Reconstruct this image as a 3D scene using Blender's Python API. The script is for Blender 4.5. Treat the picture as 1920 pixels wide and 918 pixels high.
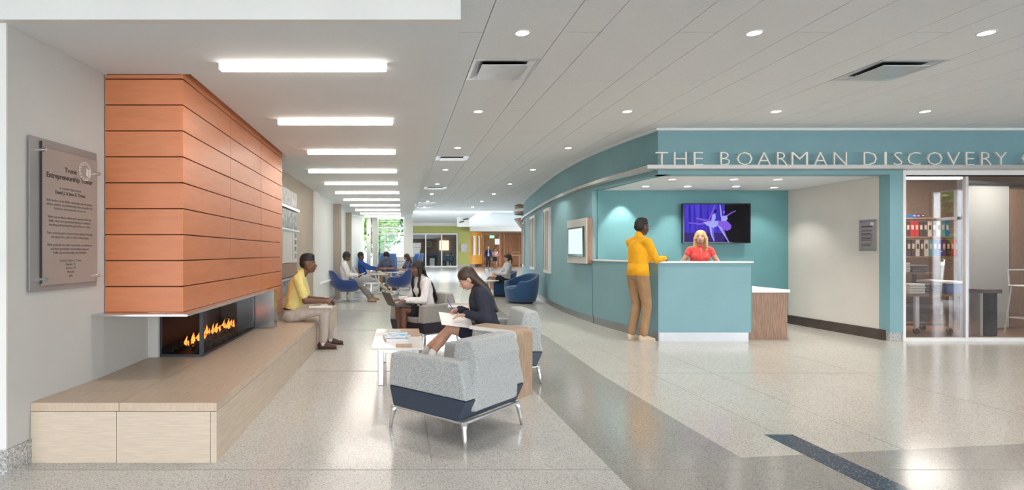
import bpy, math, random
from mathutils import Vector, Matrix
R = math.radians
PI = math.pi
random.seed(7)
for o in list(bpy.data.objects): bpy.data.objects.remove(o)
SC = bpy.context.scene
COL = SC.collection

# ---------------------------------------------------------------- camera
H = 1.28
cam = bpy.data.cameras.new('camera'); camo = bpy.data.objects.new('camera', cam); COL.objects.link(camo)
camo.location = (0, 0, H); camo.rotation_euler = (R(90), 0, 0)
cam.sensor_fit = 'HORIZONTAL'; cam.sensor_width = 36; cam.lens = 1025/1920*36
cam.shift_x = (960-748)/1920; cam.shift_y = (473-459)/1920
cam.clip_start = .05; cam.clip_end = 400
SC.camera = camo
# ---------------------------------------------------------------- world, exposure
SC.view_settings.view_transform = 'Standard'; SC.view_settings.look = 'None'
SC.view_settings.gamma = 1; SC.view_settings.use_curve_mapping = False
SC.view_settings.exposure = 0.8
W = bpy.data.worlds.new('sky'); SC.world = W; W.use_nodes = True
wn = W.node_tree.nodes; wl = W.node_tree.links
bg = wn['Background']
tc = wn.new('ShaderNodeTexCoord'); sp = wn.new('ShaderNodeSeparateXYZ'); rmp = wn.new('ShaderNodeValToRGB')
wl.new(tc.outputs['Generated'], sp.inputs[0]); wl.new(sp.outputs['Z'], rmp.inputs[0])
rmp.color_ramp.elements[0].position = 0.0; rmp.color_ramp.elements[0].color = (.95, .97, 1, 1)
rmp.color_ramp.elements[1].position = .9; rmp.color_ramp.elements[1].color = (.80, .89, 1, 1)
wl.new(rmp.outputs[0], bg.inputs[0]); bg.inputs[1].default_value = 4.6

def area(name, loc, size, power, rot=(0, 0, 0), color=(1, .95, .88), sy=None):
    l = bpy.data.lights.new(name, 'AREA'); l.size = size; l.energy = power; l.color = color
    if sy: l.shape = 'RECTANGLE'; l.size_y = sy
    o = bpy.data.objects.new(name, l); o.location = loc; o.rotation_euler = rot; COL.objects.link(o); return o
def spot(name, loc, power, ang=80, color=(1, .95, .87), rot=(0, 0, 0), blend=.6):
    l = bpy.data.lights.new(name, 'SPOT'); l.energy = power; l.color = color; l.spot_size = R(ang); l.spot_blend = blend
    l.shadow_soft_size = .05
    o = bpy.data.objects.new(name, l); o.location = loc; o.rotation_euler = rot; COL.objects.link(o); return o

# ---------------------------------------------------------------- materials
M = {}
def pm(name, c, rough=.5, metal=0, ns=20, na=.06, bump=0, bs=80, stretch=(1, 1, 1), emit=None, es=0, spec=None, sheen=0, c2=None, coat=0):
    m = bpy.data.materials.new(name); m.use_nodes = True
    nt = m.node_tree; n = nt.nodes; l = nt.links; b = n['Principled BSDF']
    t = n.new('ShaderNodeTexCoord'); mp = n.new('ShaderNodeMapping'); mp.inputs['Scale'].default_value = stretch
    l.new(t.outputs['Object'], mp.inputs[0])
    nz = n.new('ShaderNodeTexNoise'); nz.inputs['Scale'].default_value = ns; nz.inputs['Detail'].default_value = 5
    l.new(mp.outputs[0], nz.inputs['Vector'])
    rp = n.new('ShaderNodeValToRGB'); l.new(nz.outputs['Fac'], rp.inputs[0])
    lo = c2 if c2 else tuple(max(0, v*(1-na)) for v in c); hi = tuple(min(1, v*(1+na)) for v in c)
    rp.color_ramp.elements[0].position = .35; rp.color_ramp.elements[1].position = .65
    rp.color_ramp.elements[0].color = (*lo, 1); rp.color_ramp.elements[1].color = (*hi, 1)
    l.new(rp.outputs[0], b.inputs['Base Color'])
    b.inputs['Roughness'].default_value = rough; b.inputs['Metallic'].default_value = metal
    if spec is not None: b.inputs['Specular IOR Level'].default_value = spec
    if sheen: b.inputs['Sheen Weight'].default_value = sheen
    if coat: b.inputs['Coat Weight'].default_value = coat; b.inputs['Coat Roughness'].default_value = .06
    if emit: b.inputs['Emission Color'].default_value = (*emit, 1); b.inputs['Emission Strength'].default_value = es
    if bump:
        nb = n.new('ShaderNodeTexNoise'); nb.inputs['Scale'].default_value = bs; nb.inputs['Detail'].default_value = 3
        l.new(mp.outputs[0], nb.inputs['Vector'])
        bp = n.new('ShaderNodeBump'); bp.inputs['Strength'].default_value = bump; bp.inputs['Distance'].default_value = .004
        l.new(nb.outputs['Fac'], bp.inputs['Height']); l.new(bp.outputs[0], b.inputs['Normal'])
    M[name] = m; return m
def terrazzo(name, c, chips, rough=.16, scale=110):
    m = pm(name, c, rough, ns=1.3, na=.035); nt = m.node_tree; n = nt.nodes; l = nt.links; b = n['Principled BSDF']
    src = b.inputs['Base Color'].links[0].from_socket
    t = n.new('ShaderNodeTexCoord')
    v = n.new('ShaderNodeTexVoronoi'); v.inputs['Scale'].default_value = scale; l.new(t.outputs['Object'], v.inputs['Vector'])
    s = n.new('ShaderNodeSeparateColor'); l.new(v.outputs['Color'], s.inputs[0])
    rp = n.new('ShaderNodeValToRGB'); rp.color_ramp.interpolation = 'CONSTANT'; l.new(s.outputs[0], rp.inputs[0])
    e = rp.color_ramp.elements
    e[0].position = 0; e[0].color = (*chips[0], 1); e[1].position = .1; e[1].color = (*chips[1], 1)
    for p, cc in ((.24, chips[2]), (.4, chips[3])):
        q = e.new(p); q.color = (*cc, 1)
    fac = n.new('ShaderNodeValToRGB'); fac.color_ramp.interpolation = 'CONSTANT'; l.new(s.outputs[0], fac.inputs[0])
    fac.color_ramp.elements[0].color = (1, 1, 1, 1); fac.color_ramp.elements[1].position = .5; fac.color_ramp.elements[1].color = (0, 0, 0, 1)
    mx = n.new('ShaderNodeMix'); mx.data_type = 'RGBA'; l.new(fac.outputs[0], mx.inputs[0]); l.new(src, mx.inputs[6]); l.new(rp.outputs[0], mx.inputs[7])
    l.new(mx.outputs[2], b.inputs['Base Color'])
    return m
def glassm(name, tint=(1, 1, 1), refl=1.0):
    m = bpy.data.materials.new(name); m.use_nodes = True; nt = m.node_tree; n = nt.nodes; l = nt.links
    for x in list(n):
        if x.type == 'BSDF_PRINCIPLED': n.remove(x)
    out = n['Material Output']; tr = n.new('ShaderNodeBsdfTransparent'); gl = n.new('ShaderNodeBsdfGlossy'); fr = n.new('ShaderNodeFresnel')
    tr.inputs[0].default_value = (*tint, 1); gl.inputs['Roughness'].default_value = .01; fr.inputs[0].default_value = 1.55
    ge = n.new('ShaderNodeNewGeometry'); mr = n.new('ShaderNodeMapRange'); mr.inputs[3].default_value = 1.5; mr.inputs[4].default_value = 1/1.5
    l.new(ge.outputs['Backfacing'], mr.inputs[0]); l.new(mr.outputs[0], fr.inputs[0])
    mu = n.new('ShaderNodeMath'); mu.operation = 'MULTIPLY'; mu.inputs[1].default_value = refl; mu.use_clamp = True; l.new(fr.outputs[0], mu.inputs[0])
    mx = n.new('ShaderNodeMixShader'); l.new(mu.outputs[0], mx.inputs[0]); l.new(tr.outputs[0], mx.inputs[1]); l.new(gl.outputs[0], mx.inputs[2])
    l.new(mx.outputs[0], out.inputs[0]); M[name] = m; return m
def emis(name, c, s):
    m = bpy.data.materials.new(name); m.use_nodes = True; b = m.node_tree.nodes['Principled BSDF']
    b.inputs['Base Color'].default_value = (*c, 1); b.inputs['Emission Color'].default_value = (*c, 1); b.inputs['Emission Strength'].default_value = s
    if name.startswith(('screen', 'dancer')): b.inputs['Specular IOR Level'].default_value = .12; b.inputs['Base Color'].default_value = (c[0]*.1, c[1]*.1, c[2]*.1, 1)
    M[name] = m; return m

terrazzo('floor_light', (.60, .565, .51), [(.36, .30, .25), (.52, .47, .41), (.70, .68, .64), (.56, .52, .47)], scale=190)
terrazzo('floor_white', (.60, .59, .555), [(.36, .32, .28), (.53, .50, .46), (.72, .71, .69), (.57, .55, .51)], scale=190)
terrazzo('floor_grey', (.37, .35, .32), [(.22, .19, .17), (.32, .295, .27), (.45, .43, .41), (.35, .33, .30)], scale=190)
terrazzo('floor_blue', (.035, .05, .085), [(.2, .25, .33), (.1, .13, .2), (.02, .025, .04), (.06, .08, .12)], scale=160)
terrazzo('base_grey', (.40, .40, .38), [(.2, .19, .18), (.6, .6, .58), (.3, .3, .3), (.5, .5, .48)], rough=.4)
pm('wall_white', (.78, .78, .75), .8, ns=3, na=.02, bump=.05, bs=300)
pm('wall_grey', (.52, .51, .485), .8, ns=3, na=.02, bump=.05, bs=300)
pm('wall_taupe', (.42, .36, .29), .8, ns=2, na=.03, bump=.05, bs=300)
pm('soffit_white', (.76, .80, .82), .85, ns=2, na=.01)
pm('ceil_white', (.77, .785, .80), .85, ns=60, na=.02, bump=.04, bs=500)
pm('ceil_gap', (.12, .12, .12), .9)
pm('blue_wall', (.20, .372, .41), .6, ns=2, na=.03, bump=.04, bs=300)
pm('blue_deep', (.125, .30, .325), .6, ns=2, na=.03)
pm('alcove_white', (.66, .62, .57), .7, ns=2, na=.02)
pm('orange', (.57, .195, .08), .42, ns=5, na=.05, bump=.05, bs=250, stretch=(1, 1, 6))
pm('orange_back', (.10, .03, .015), .8)
pm('stone', (.60, .50, .39), .5, ns=14, na=.08, bump=.06, bs=60, stretch=(1, .35, 7))
pm('stone_front', (.60, .50, .39), .5, ns=14, na=.08, bump=.06, bs=60, stretch=(.5, 1, 9))
pm('stone_top', (.56, .44, .33), .38, ns=14, na=.08, bump=.04, bs=60, stretch=(6, .4, 1))
pm('grout', (.36, .30, .24), .9)
pm('steel', (.62, .63, .64), .26, 1, ns=6, na=.08, stretch=(.3, 30, 30))
pm('steel_v', (.36, .38, .39), .22, 1, ns=6, na=.1, stretch=(30, 30, .4))
pm('chrome', (.78, .79, .8), .12, 1, ns=6, na=.03)
pm('alu', (.70, .71, .73), .32, .85, ns=10, na=.03)
pm('ledge_metal', (.50, .49, .47), .4, .7, ns=10, na=.03)
pm('kick_steel', (.36, .37, .38), .42, 1, ns=3, na=.06, stretch=(1, 1, 1))
pm('joint', (.26, .24, .22), .5)
pm('dark_steel', (.05, .06, .075), .4, .6, ns=10, na=.1)
pm('soot', (.012, .009, .01), .7, ns=6, na=.5, c2=(.03, .018, .016))
pm('lava', (.022, .021, .022), .75, ns=30, na=.6, bump=.6, bs=60)
pm('white_gloss', (.82, .82, .80), .2, ns=10, na=.01)
pm('white_paint', (.80, .80, .79), .45, ns=10, na=.01)
pm('black_gloss', (.008, .008, .01), .12, ns=5, na=.2)
pm('black_matte', (.015, .015, .017), .6, ns=5, na=.2)
pm('wood_mid', (.30, .185, .12), .45, ns=7, na=.18, stretch=(14, 14, 1), c2=(.22, .13, .085))
pm('wood_light', (.42, .31, .22), .42, ns=6, na=.12, stretch=(18, 18, 1), c2=(.34, .225, .145))
pm('wood_lightx', (.47, .33, .22), .42, ns=6, na=.12, stretch=(1, 18, 18), c2=(.34, .225, .145))
pm('wood_orange', (.52, .26, .11), .5, ns=3, na=.15, stretch=(8, 8, 1), c2=(.42, .19, .08))
pm('wood_floor', (.30, .15, .08), .28, ns=4, na=.2, stretch=(1, 14, 1), c2=(.17, .075, .04))
pm('base_brown', (.07, .045, .038), .25, ns=4, na=.15)
pm('fabric_grey', (.43, .45, .44), .95, ns=210, na=.25, c2=(.25, .265, .265), bump=.5, bs=300, stretch=(1, 1, 1), sheen=.3)
pm('fabric_taupe', (.33, .31, .28), .95, ns=210, na=.25, c2=(.20, .19, .175), bump=.5, bs=260, sheen=.3)
pm('vinyl_navy', (.035, .05, .08), .45, ns=60, na=.1, bump=.15, bs=300)
pm('vinyl_dark', (.018, .014, .028), .45, ns=60, na=.1, bump=.15, bs=300)
pm('tub_blue', (.012, .042, .19), .8, ns=100, na=.12, bump=.2, bs=300, sheen=.6)
pm('barrel_blue', (.018, .075, .19), .8, ns=100, na=.12, bump=.2, bs=300, sheen=.4)
pm('wing_blue', (.07, .19, .46), .85, ns=100, na=.12, bump=.2, bs=300, sheen=.4)
pm('green_wall', (.44, .45, .14), .7, ns=1, na=.03)
pm('ochre_wall', (.62, .30, .04), .6, ns=1, na=.04)
pm('paper', (.85, .84, .82), .7, ns=20, na=.02)
pm('book_blue', (.05, .30, .55), .5, ns=8, na=.3, c2=(.8, .85, .88))
pm('laptop_body', (.10, .085, .075), .45, .3, ns=10, na=.05)
pm('laptop_white', (.85, .86, .87), .35, ns=10, na=.02)
pm('letter_face', (.76, .74, .68), .4, .1, ns=10, na=.03)
pm('plaque_grey', (.30, .29, .285), .3, .25, ns=2, na=.04)
pm('plaque_front', (.36, .32, .295), .25, .2, ns=2, na=.05)
pm('ink', (.03, .027, .027), .5)
pm('ink_soft', (.07, .06, .06), .5)
pm('etch', (.62, .6, .58), .5)
pm('photo_mono', (.28, .29, .29), .4, ns=9, na=.3, c2=(.05, .055, .055))
pm('board_cream', (.62, .60, .56), .6, ns=4, na=.03)
pm('leaf', (.10, .22, .04), .6, ns=3, na=.4, c2=(.03, .09, .015))
pm('leaf_bright', (.16, .27, .06), .6, ns=3, na=.3, c2=(.10, .2, .03))
pm('bark', (.12, .08, .05), .9, ns=8, na=.3)
pm('pavement', (.55, .54, .51), .9, ns=1, na=.06)
pm('grass', (.16, .30, .06), .9, ns=1, na=.3)
pm('asphalt', (.30, .30, .29), .9, ns=1, na=.1)
pm('binder_red', (.55, .02, .03), .5); pm('binder_purple', (.16, .03, .18), .5); pm('binder_dark', (.06, .035, .035), .6)
pm('binder_blue', (.03, .14, .42), .5); pm('binder_cream', (.62, .52, .42), .6); pm('binder_teal', (.12, .3, .33), .6)
pm('cloth_white', (.74, .72, .69), .9, ns=20, na=.05, bump=.2, bs=60)
pm('cloth_dark', (.16, .12, .12), .9, ns=20, na=.1, bump=.2, bs=60)
pm('cloth_tan', (.5, .36, .27), .9, ns=20, na=.1, bump=.2, bs=60)
pm('shade_fabric', (.80, .80, .78), .9, ns=40, na=.02)
b = M['shade_fabric'].node_tree.nodes['Principled BSDF']; b.inputs['Transmission Weight'].default_value = 0
nt = M['shade_fabric'].node_tree; tl = nt.nodes.new('ShaderNodeBsdfTranslucent'); tl.inputs[0].default_value = (.8, .8, .78, 1)
ms = nt.nodes.new('ShaderNodeMixShader'); ms.inputs[0].default_value = .35
nt.links.new(b.outputs[0], ms.inputs[1]); nt.links.new(tl.outputs[0], ms.inputs[2]); nt.links.new(ms.outputs[0], nt.nodes['Material Output'].inputs[0])
glassm('glass_fire', (.8, .8, .8), .25)
glassm('glass', (.97, .98, .97), 1.0)
glassm('glass_shop', (.86, .86, .86), 2.6)
glassm('glass_green', (.72, .90, .82), 1.0)
emis('lamp_bar', (1, .90, .80), 6.0)
emis('lamp_disc', (1, .93, .84), 16.0)
emis('lamp_strip', (1, .80, .62), 3.0)
emis('flame', (1, .20, .03), 2.6)
emis('flame_core', (1, .42, .13), 3.6)
emis('screen_white', (.80, .92, .95), .55)
emis('screen_black', (.004, .003, .006), .5)
emis('screen_navy', (.035, .02, .16), .5)
emis('dancer_pale', (.42, .45, 1.0), .42)
emis('dancer_violet', (.26, .12, .85), .42)
emis('exit_green', (.2, .8, .4), 1.5)
emis('proj_yellow', (1, .85, .5), 1.0)
# stage-curtain picture: vertical folds of blue light
m = emis('screen_blue', (.02, .01, .2), .5); nt = m.node_tree; b = nt.nodes['Principled BSDF']
t = nt.nodes.new('ShaderNodeTexCoord'); mp = nt.nodes.new('ShaderNodeMapping'); mp.inputs['Scale'].default_value = (22, 1, 1.2)
nz = nt.nodes.new('ShaderNodeTexNoise'); nz.inputs['Scale'].default_value = 1; rp = nt.nodes.new('ShaderNodeValToRGB')
nt.links.new(t.outputs['Object'], mp.inputs[0]); nt.links.new(mp.outputs[0], nz.inputs['Vector']); nt.links.new(nz.outputs['Fac'], rp.inputs[0])
rp.color_ramp.elements[0].position = .3; rp.color_ramp.elements[0].color = (.02, .01, .30, 1); rp.color_ramp.elements[1].position = .7; rp.color_ramp.elements[1].color = (.10, .07, .85, 1)
nt.links.new(rp.outputs[0], b.inputs['Emission Color'])
SKINS = {}
def skin(name, c):
    m = pm(name, c, .5, ns=30, na=.06); m.node_tree.nodes['Principled BSDF'].inputs['Subsurface Weight'].default_value = .06
    m.node_tree.nodes['Principled BSDF'].inputs['Subsurface Radius'].default_value = (.02, .008, .004)
skin('skin_deep', (.10, .043, .024)); skin('skin_brown', (.17, .078, .046)); skin('skin_light', (.55, .31, .22)); skin('skin_tan', (.40, .21, .135))
pm('hair_black', (.012, .010, .010), .55, ns=60, na=.3, bump=.5, bs=120)
pm('hair_brown', (.045, .024, .015), .38, ns=60, na=.5, stretch=(30, 30, 2), c2=(.02, .011, .008), bump=.3, bs=60)
pm('hair_blond', (.62, .42, .20), .42, ns=20, na=.3, stretch=(30, 30, 2), c2=(.40, .25, .11), bump=.3, bs=60)
pm('hair_grey', (.3, .27, .25), .6)
pm('eye_white', (.5, .48, .46), .35); pm('eye_dark', (.03, .018, .012), .2)
pm('lip', (.42, .12, .10), .45); pm('lip_deep', (.17, .055, .045), .45)
def cloth(name, c, na=.08):
    m = pm(name, c, .9, ns=9, na=na, bump=.9, bs=9, stretch=(1.5, 1.5, .8))
    for x in m.node_tree.nodes:
        if x.type == 'BUMP': x.inputs['Distance'].default_value = .03
cloth('polo_yellow', (.78, .68, .26)); cloth('chino_light', (.55, .49, .43)); cloth('jersey_yellow', (.86, .42, .012)); cloth('khaki', (.36, .215, .11))
cloth('navy_sweat', (.022, .026, .045)); cloth('white_sweat', (.72, .69, .68)); cloth('coral', (.80, .085, .075)); cloth('black_short', (.02, .02, .025))
cloth('sweater_blue', (.02, .07, .28)); cloth('slate_polo', (.09, .11, .18)); cloth('trouser_grey', (.20, .18, .18)); cloth('sky_shirt', (.3, .46, .72)); cloth('jacket_navy', (.015, .02, .04))
cloth('pink_print', (.6, .33, .32), .3); cloth('heather', (.55, .54, .56)); cloth('stone_pants', (.58, .52, .45))
pm('shoe_brown', (.075, .03, .02), .45); pm('shoe_sand', (.58, .46, .33), .8); pm('shoe_tan', (.36, .22, .11), .7); pm('sock', (.75, .74, .74), .9); pm('sole', (.10, .07, .05), .8); pm('sole_light', (.6, .55, .48), .8)
pm('belt', (.015, .013, .013), .4); pm('gold_patch', (.75, .52, .05), .6); pm('pen_blue', (.04, .12, .5), .3)

# ---------------------------------------------------------------- mesh tools
def V(*a): return Vector(a)
class MB:
    def __init__(s): s.v = []; s.f = []
    def add(s, vs, fs):
        o = len(s.v); s.v += [tuple(p) for p in vs]; s.f += [tuple(i+o for i in f) for f in fs]; return s
    def box(s, x0, x1, y0, y1, z0, z1):
        return s.add([(x0, y0, z0), (x1, y0, z0), (x1, y1, z0), (x0, y1, z0), (x0, y0, z1), (x1, y0, z1), (x1, y1, z1), (x0, y1, z1)],
                     [(0, 3, 2, 1), (4, 5, 6, 7), (0, 1, 5, 4), (1, 2, 6, 5), (2, 3, 7, 6), (3, 0, 4, 7)])
    def prism(s, poly, z0, z1):
        n = len(poly)
        ar = sum(poly[i][0]*poly[(i+1) % n][1]-poly[(i+1) % n][0]*poly[i][1] for i in range(n))
        if ar < 0: poly = poly[::-1]
        vs = [(p[0], p[1], z0) for p in poly]+[(p[0], p[1], z1) for p in poly]
        return s.add(vs, [tuple(range(n-1, -1, -1)), tuple(range(n, 2*n))]+[(i, (i+1) % n, n+(i+1) % n, n+i) for i in range(n)])
    def prismx(s, poly, x0, x1):      # poly in (y,z)
        n = len(poly)
        ar = sum(poly[i][0]*poly[(i+1) % n][1]-poly[(i+1) % n][0]*poly[i][1] for i in range(n))
        if ar < 0: poly = poly[::-1]
        vs = [(x0, p[0], p[1]) for p in poly]+[(x1, p[0], p[1]) for p in poly]
        return s.add(vs, [tuple(range(n-1, -1, -1)), tuple(range(n, 2*n))]+[(i, (i+1) % n, n+(i+1) % n, n+i) for i in range(n)])
    def prismy(s, poly, y0, y1):      # poly in (x,z)
        n = len(poly)
        ar = sum(poly[i][0]*poly[(i+1) % n][1]-poly[(i+1) % n][0]*poly[i][1] for i in range(n))
        if ar > 0: poly = poly[::-1]
        vs = [(p[0], y0, p[1]) for p in poly]+[(p[0], y1, p[1]) for p in poly]
        return s.add(vs, [tuple(range(n-1, -1, -1)), tuple(range(n, 2*n))]+[(i, (i+1) % n, n+(i+1) % n, n+i) for i in range(n)])
    def ell(s, c, A, n=12, m=8):      # A: three axis vectors
        c = Vector(c); vs = [c-A[2]]
        for j in range(1, m):
            ph = -PI/2+PI*j/m
            for i in range(n):
                t = 2*PI*i/n
                vs.append(c+A[0]*(math.cos(t)*math.cos(ph))+A[1]*(math.sin(t)*math.cos(ph))+A[2]*math.sin(ph))
        vs.append(c+A[2]); fs = []
        for i in range(n):
            fs.append((0, 1+(i+1) % n, 1+i))
            for j in range(m-2):
                a = 1+j*n+i; b = 1+j*n+(i+1) % n; fs.append((a, b, b+n, a+n))
            a = 1+(m-2)*n; fs.append((a+i, a+(i+1) % n, len(vs)-1))
        return s.add(vs, fs)
    def sph(s, c, r, n=12, m=8): return s.ell(c, (V(r, 0, 0), V(0, r, 0), V(0, 0, r)), n, m)
    def cap(s, p0, p1, r0, r1, side=None, fl=1.0, n=12, rnd=True):   # tapered capsule; fl = flattening across side
        p0 = Vector(p0); p1 = Vector(p1); d = (p1-p0); L = max(d.length, 1e-5); d /= L
        if side is None: side = d.orthogonal()
        side = (Vector(side)-d*d.dot(Vector(side))).normalized(); oth = d.cross(side)
        rings = []
        if rnd:
            for a in (-80, -55, -28): rings.append((p0+d*(r0*math.sin(R(a))), r0*math.cos(R(a))))
        rings += [(p0, r0), (p1, r1)]
        if rnd:
            for a in (28, 55, 80): rings.append((p1+d*(r1*math.sin(R(a))), r1*math.cos(R(a))))
        vs = []
        for c, r in rings:
            for i in range(n):
                t = 2*PI*i/n; vs.append(c+side*(r*math.cos(t))+oth*(r*fl*math.sin(t)))
        k = len(rings); fs = [tuple(range(n-1, -1, -1)), tuple(range((k-1)*n, k*n))]
        for j in range(k-1):
            for i in range(n):
                a = j*n+i; b = j*n+(i+1) % n; fs.append((a, b, b+n, a+n))
        return s.add(vs, fs)
    def cyl(s, p0, p1, r0, r1=None, n=16): return s.cap(p0, p1, r0, r0 if r1 is None else r1, n=n, rnd=False)
    def tube(s, pts, r, n=8):
        pts = [Vector(p) for p in pts]; vs = []; up = None
        rr = r if isinstance(r, (list, tuple)) else [r]*len(pts)
        for i, p in enumerate(pts):
            d = (pts[min(i+1, len(pts)-1)]-pts[max(i-1, 0)]).normalized()
            if up is None: up = d.orthogonal().normalized()
            up = (up-d*d.dot(up)).normalized(); o = d.cross(up)
            for k in range(n):
                t = 2*PI*k/n; vs.append(p+up*(rr[i]*math.cos(t))+o*(rr[i]*math.sin(t)))
        fs = [tuple(range(n-1, -1, -1)), tuple(range((len(pts)-1)*n, len(pts)*n))]
        for j in range(len(pts)-1):
            for i in range(n):
                a = j*n+i; b = j*n+(i+1) % n; fs.append((a, b, b+n, a+n))
        return s.add(vs, fs)
    def mesh(s, m):                   # add a bpy mesh
        return s.add([tuple(v.co) for v in m.vertices], [tuple(p.vertices) for p in m.polygons])
    def tf(s, mat): s.v = [tuple(mat @ Vector(p)) for p in s.v]; return s
POS = {}
def mkobj(name, mb, mat, parent=None, world=False, smooth=False, bevel=0, bseg=2, data=None):
    if data is None:
        me = bpy.data.meshes.new(name)
        vs = mb.v
        if world and parent is not None:
            mi = POS[parent.name].inverted(); vs = [tuple(mi @ Vector(p)) for p in vs]
        me.from_pydata(vs, [], mb.f); me.update()
        me.materials.append(M[mat] if isinstance(mat, str) else mat)
        if smooth:
            for p in me.polygons: p.use_smooth = True
    else: me = data
    o = bpy.data.objects.new(name, me); COL.objects.link(o)
    if parent is not None: o.parent = parent
    if bevel:
        b = o.modifiers.new('bevel', 'BEVEL'); b.width = bevel; b.segments = bseg; b.limit_method = 'ANGLE'; b.angle_limit = R(40)
    return o
def tag(o, label, cat, group=None):
    o['label'] = label; o['category'] = cat
    if group: o['group'] = group
    return o
def thing(name, label, cat, loc=(0, 0, 0), rz=0, group=None):
    o = bpy.data.objects.new(name, None); COL.objects.link(o); o.location = loc; o.rotation_euler = (0, 0, rz); o.empty_display_size = .1
    POS[o.name] = Matrix.Translation(Vector(loc)) @ Matrix.Rotation(rz, 4, 'Z')
    return tag(o, label, cat, group)
def struct(name, mb, mat, parent=None, label=None, **k):
    o = mkobj(name, mb, mat, parent, **k)
    if parent is None: o['kind'] = 'structure'
    if label: o['label'] = label
    return o
def stem(name): 
    o = bpy.data.objects.new(name, None); COL.objects.link(o); o['kind'] = 'structure'; POS[o.name] = Matrix.Identity(4); return o
def B(*a): return MB().box(*a)
def text_mesh(body, size, extrude=.002, align='CENTER', bold=0, spacing=1.0):
    cu = bpy.data.curves.new('t', 'FONT'); cu.body = body; cu.size = size; cu.extrude = extrude; cu.align_x = align; cu.offset = bold; cu.resolution_u = 2
    cu.space_character = spacing
    o = bpy.data.objects.new('t', cu); COL.objects.link(o)
    dg = bpy.context.evaluated_depsgraph_get(); me = bpy.data.meshes.new_from_object(o.evaluated_get(dg))
    mb = MB().mesh(me); bpy.data.objects.remove(o); bpy.data.curves.remove(cu); bpy.data.meshes.remove(me)
    return mb
BAKE = []
def remesh(o, vox, it=4, fac=.5):
    r = o.modifiers.new('r', 'REMESH'); r.mode = 'VOXEL'; r.voxel_size = vox; r.use_smooth_shade = True
    s = o.modifiers.new('s', 'SMOOTH'); s.factor = fac; s.iterations = it
    BAKE.append(o)
def copy_tree(root, loc, rz, label=None, group=None, parts=True):
    r = root.copy(); COL.objects.link(r); r.location = loc; r.rotation_euler = (0, 0, rz)
    POS[r.name] = Matrix.Translation(Vector(loc)) @ Matrix.Rotation(rz, 4, 'Z')
    if label: r['label'] = label
    if group: r['group'] = group
    for ch in list(root.children):
        c = ch.copy(); COL.objects.link(c); c.parent = r
        for g in list(ch.children):
            d = g.copy(); COL.objects.link(d); d.parent = c
    return r

# ---------------------------------------------------------------- measured layout (metres)
ZC, ZS = 3.06, 2.60        # plank ceiling, left soffit
F = 7.92                   # face of the blue portal
WP = [(7.82, 3.73), (8.4, 3.64), (9.07, 3.55), (9.7, 3.5), (10.3, 3.48), (11.5, 3.5), (12.7, 3.58), (14.5, 3.78), (16.4, 4.02), (18, 4.22), (19.4, 4.44), (21.5, 4.85), (23.5, 5.3), (26, 6.0), (29, 7.1), (32, 8.6)]
def wx(y):
    for (a, xa), (b_, xb) in zip(WP, WP[1:]):
        if y <= b_:
            return xa+(xb-xa)*(y-a)/(b_-a)
    return WP[-1][1]
def wx_s(y): return sum(wx(min(32, max(7.82, y+d))) for d in (-.5, -.25, 0, .25, .5))/5 if y > 8.3 else wx(y)
def wpath(y0, y1, step=.35):
    n = max(1, int((y1-y0)/step)); return [(wx_s(y0+(y1-y0)*i/n), y0+(y1-y0)*i/n) for i in range(n+1)]
def strip(path, t0, t1, z0, z1):      # wall strip following path, offsets to the right (+x)
    L = [(x+t0, y) for x, y in path]; Rr = [(x+t1, y) for x, y in path]
    mb = MB(); n = len(path)
    vs = [(x, y, z0) for x, y in L]+[(x, y, z0) for x, y in Rr]+[(x, y, z1) for x, y in L]+[(x, y, z1) for x, y in Rr]
    fs = []
    for i in range(n-1):
        fs += [(i, i+1, n+i+1, n+i), (2*n+i, 3*n+i, 3*n+i+1, 2*n+i+1), (i, 2*n+i, 2*n+i+1, i+1), (n+i, n+i+1, 3*n+i+1, 3*n+i)]
    fs += [(0, n, 3*n, 2*n), (n-1, 3*n-1, 4*n-1, 2*n-1)]
    return mb.add(vs, fs)

# ================================================================ FLOOR
fl = struct('floor', B(-8, 14, -7, 50, -.1, 0), 'floor_white')
band = [(1.28, -7), (2.135, -7), (2.135, 3.41), (2.12, 4.04), (2.12, 5.78)]+[(wx_s(y)-1.30-(.12 if y < 9 else 0), y) for y in (8.2, 9.5, 11, 12.5, 14, 16, 18, 20, 22)]
band += [(wx_s(y)-2.15-(.1 if y < 9 else 0), y) for y in (22, 20, 18, 16, 14, 12.5, 11, 9.5, 8)]+[(1.27, 6.2), (1.25, 5)]
mkobj('terrazzo_band', MB().prism(band, 0, .0012), 'floor_grey', fl)
rt = [(2.135, 3.41), (2.12, 4.04), (2.12, 5.78)]+[(wx_s(y)-1.30-(.12 if y < 9 else 0), y) for y in (8.2, 9.5, 11, 12.5, 14, 16, 18, 20, 22)]+[(6, 25), (14, 25), (14, 4.75), (12, 4.55), (4.19, 3.66)]
mkobj('terrazzo_field', MB().prism(rt, 0, .0012), 'floor_light', fl)
mkobj('terrazzo_band', MB().prism([(2.135, -7), (12, -7), (12, 4.55), (4.19, 3.66), (2.135, 3.41)], 0, .0012), 'floor_grey', fl)
mkobj('terrazzo_stripe', MB().prism([(2.545, -7), (2.745, -7), (2.765, 3.84), (2.565, 3.84)], .0012, .0024), 'floor_blue', fl, )['label'] = 'dark blue terrazzo stripe set in the pale floor'
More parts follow.
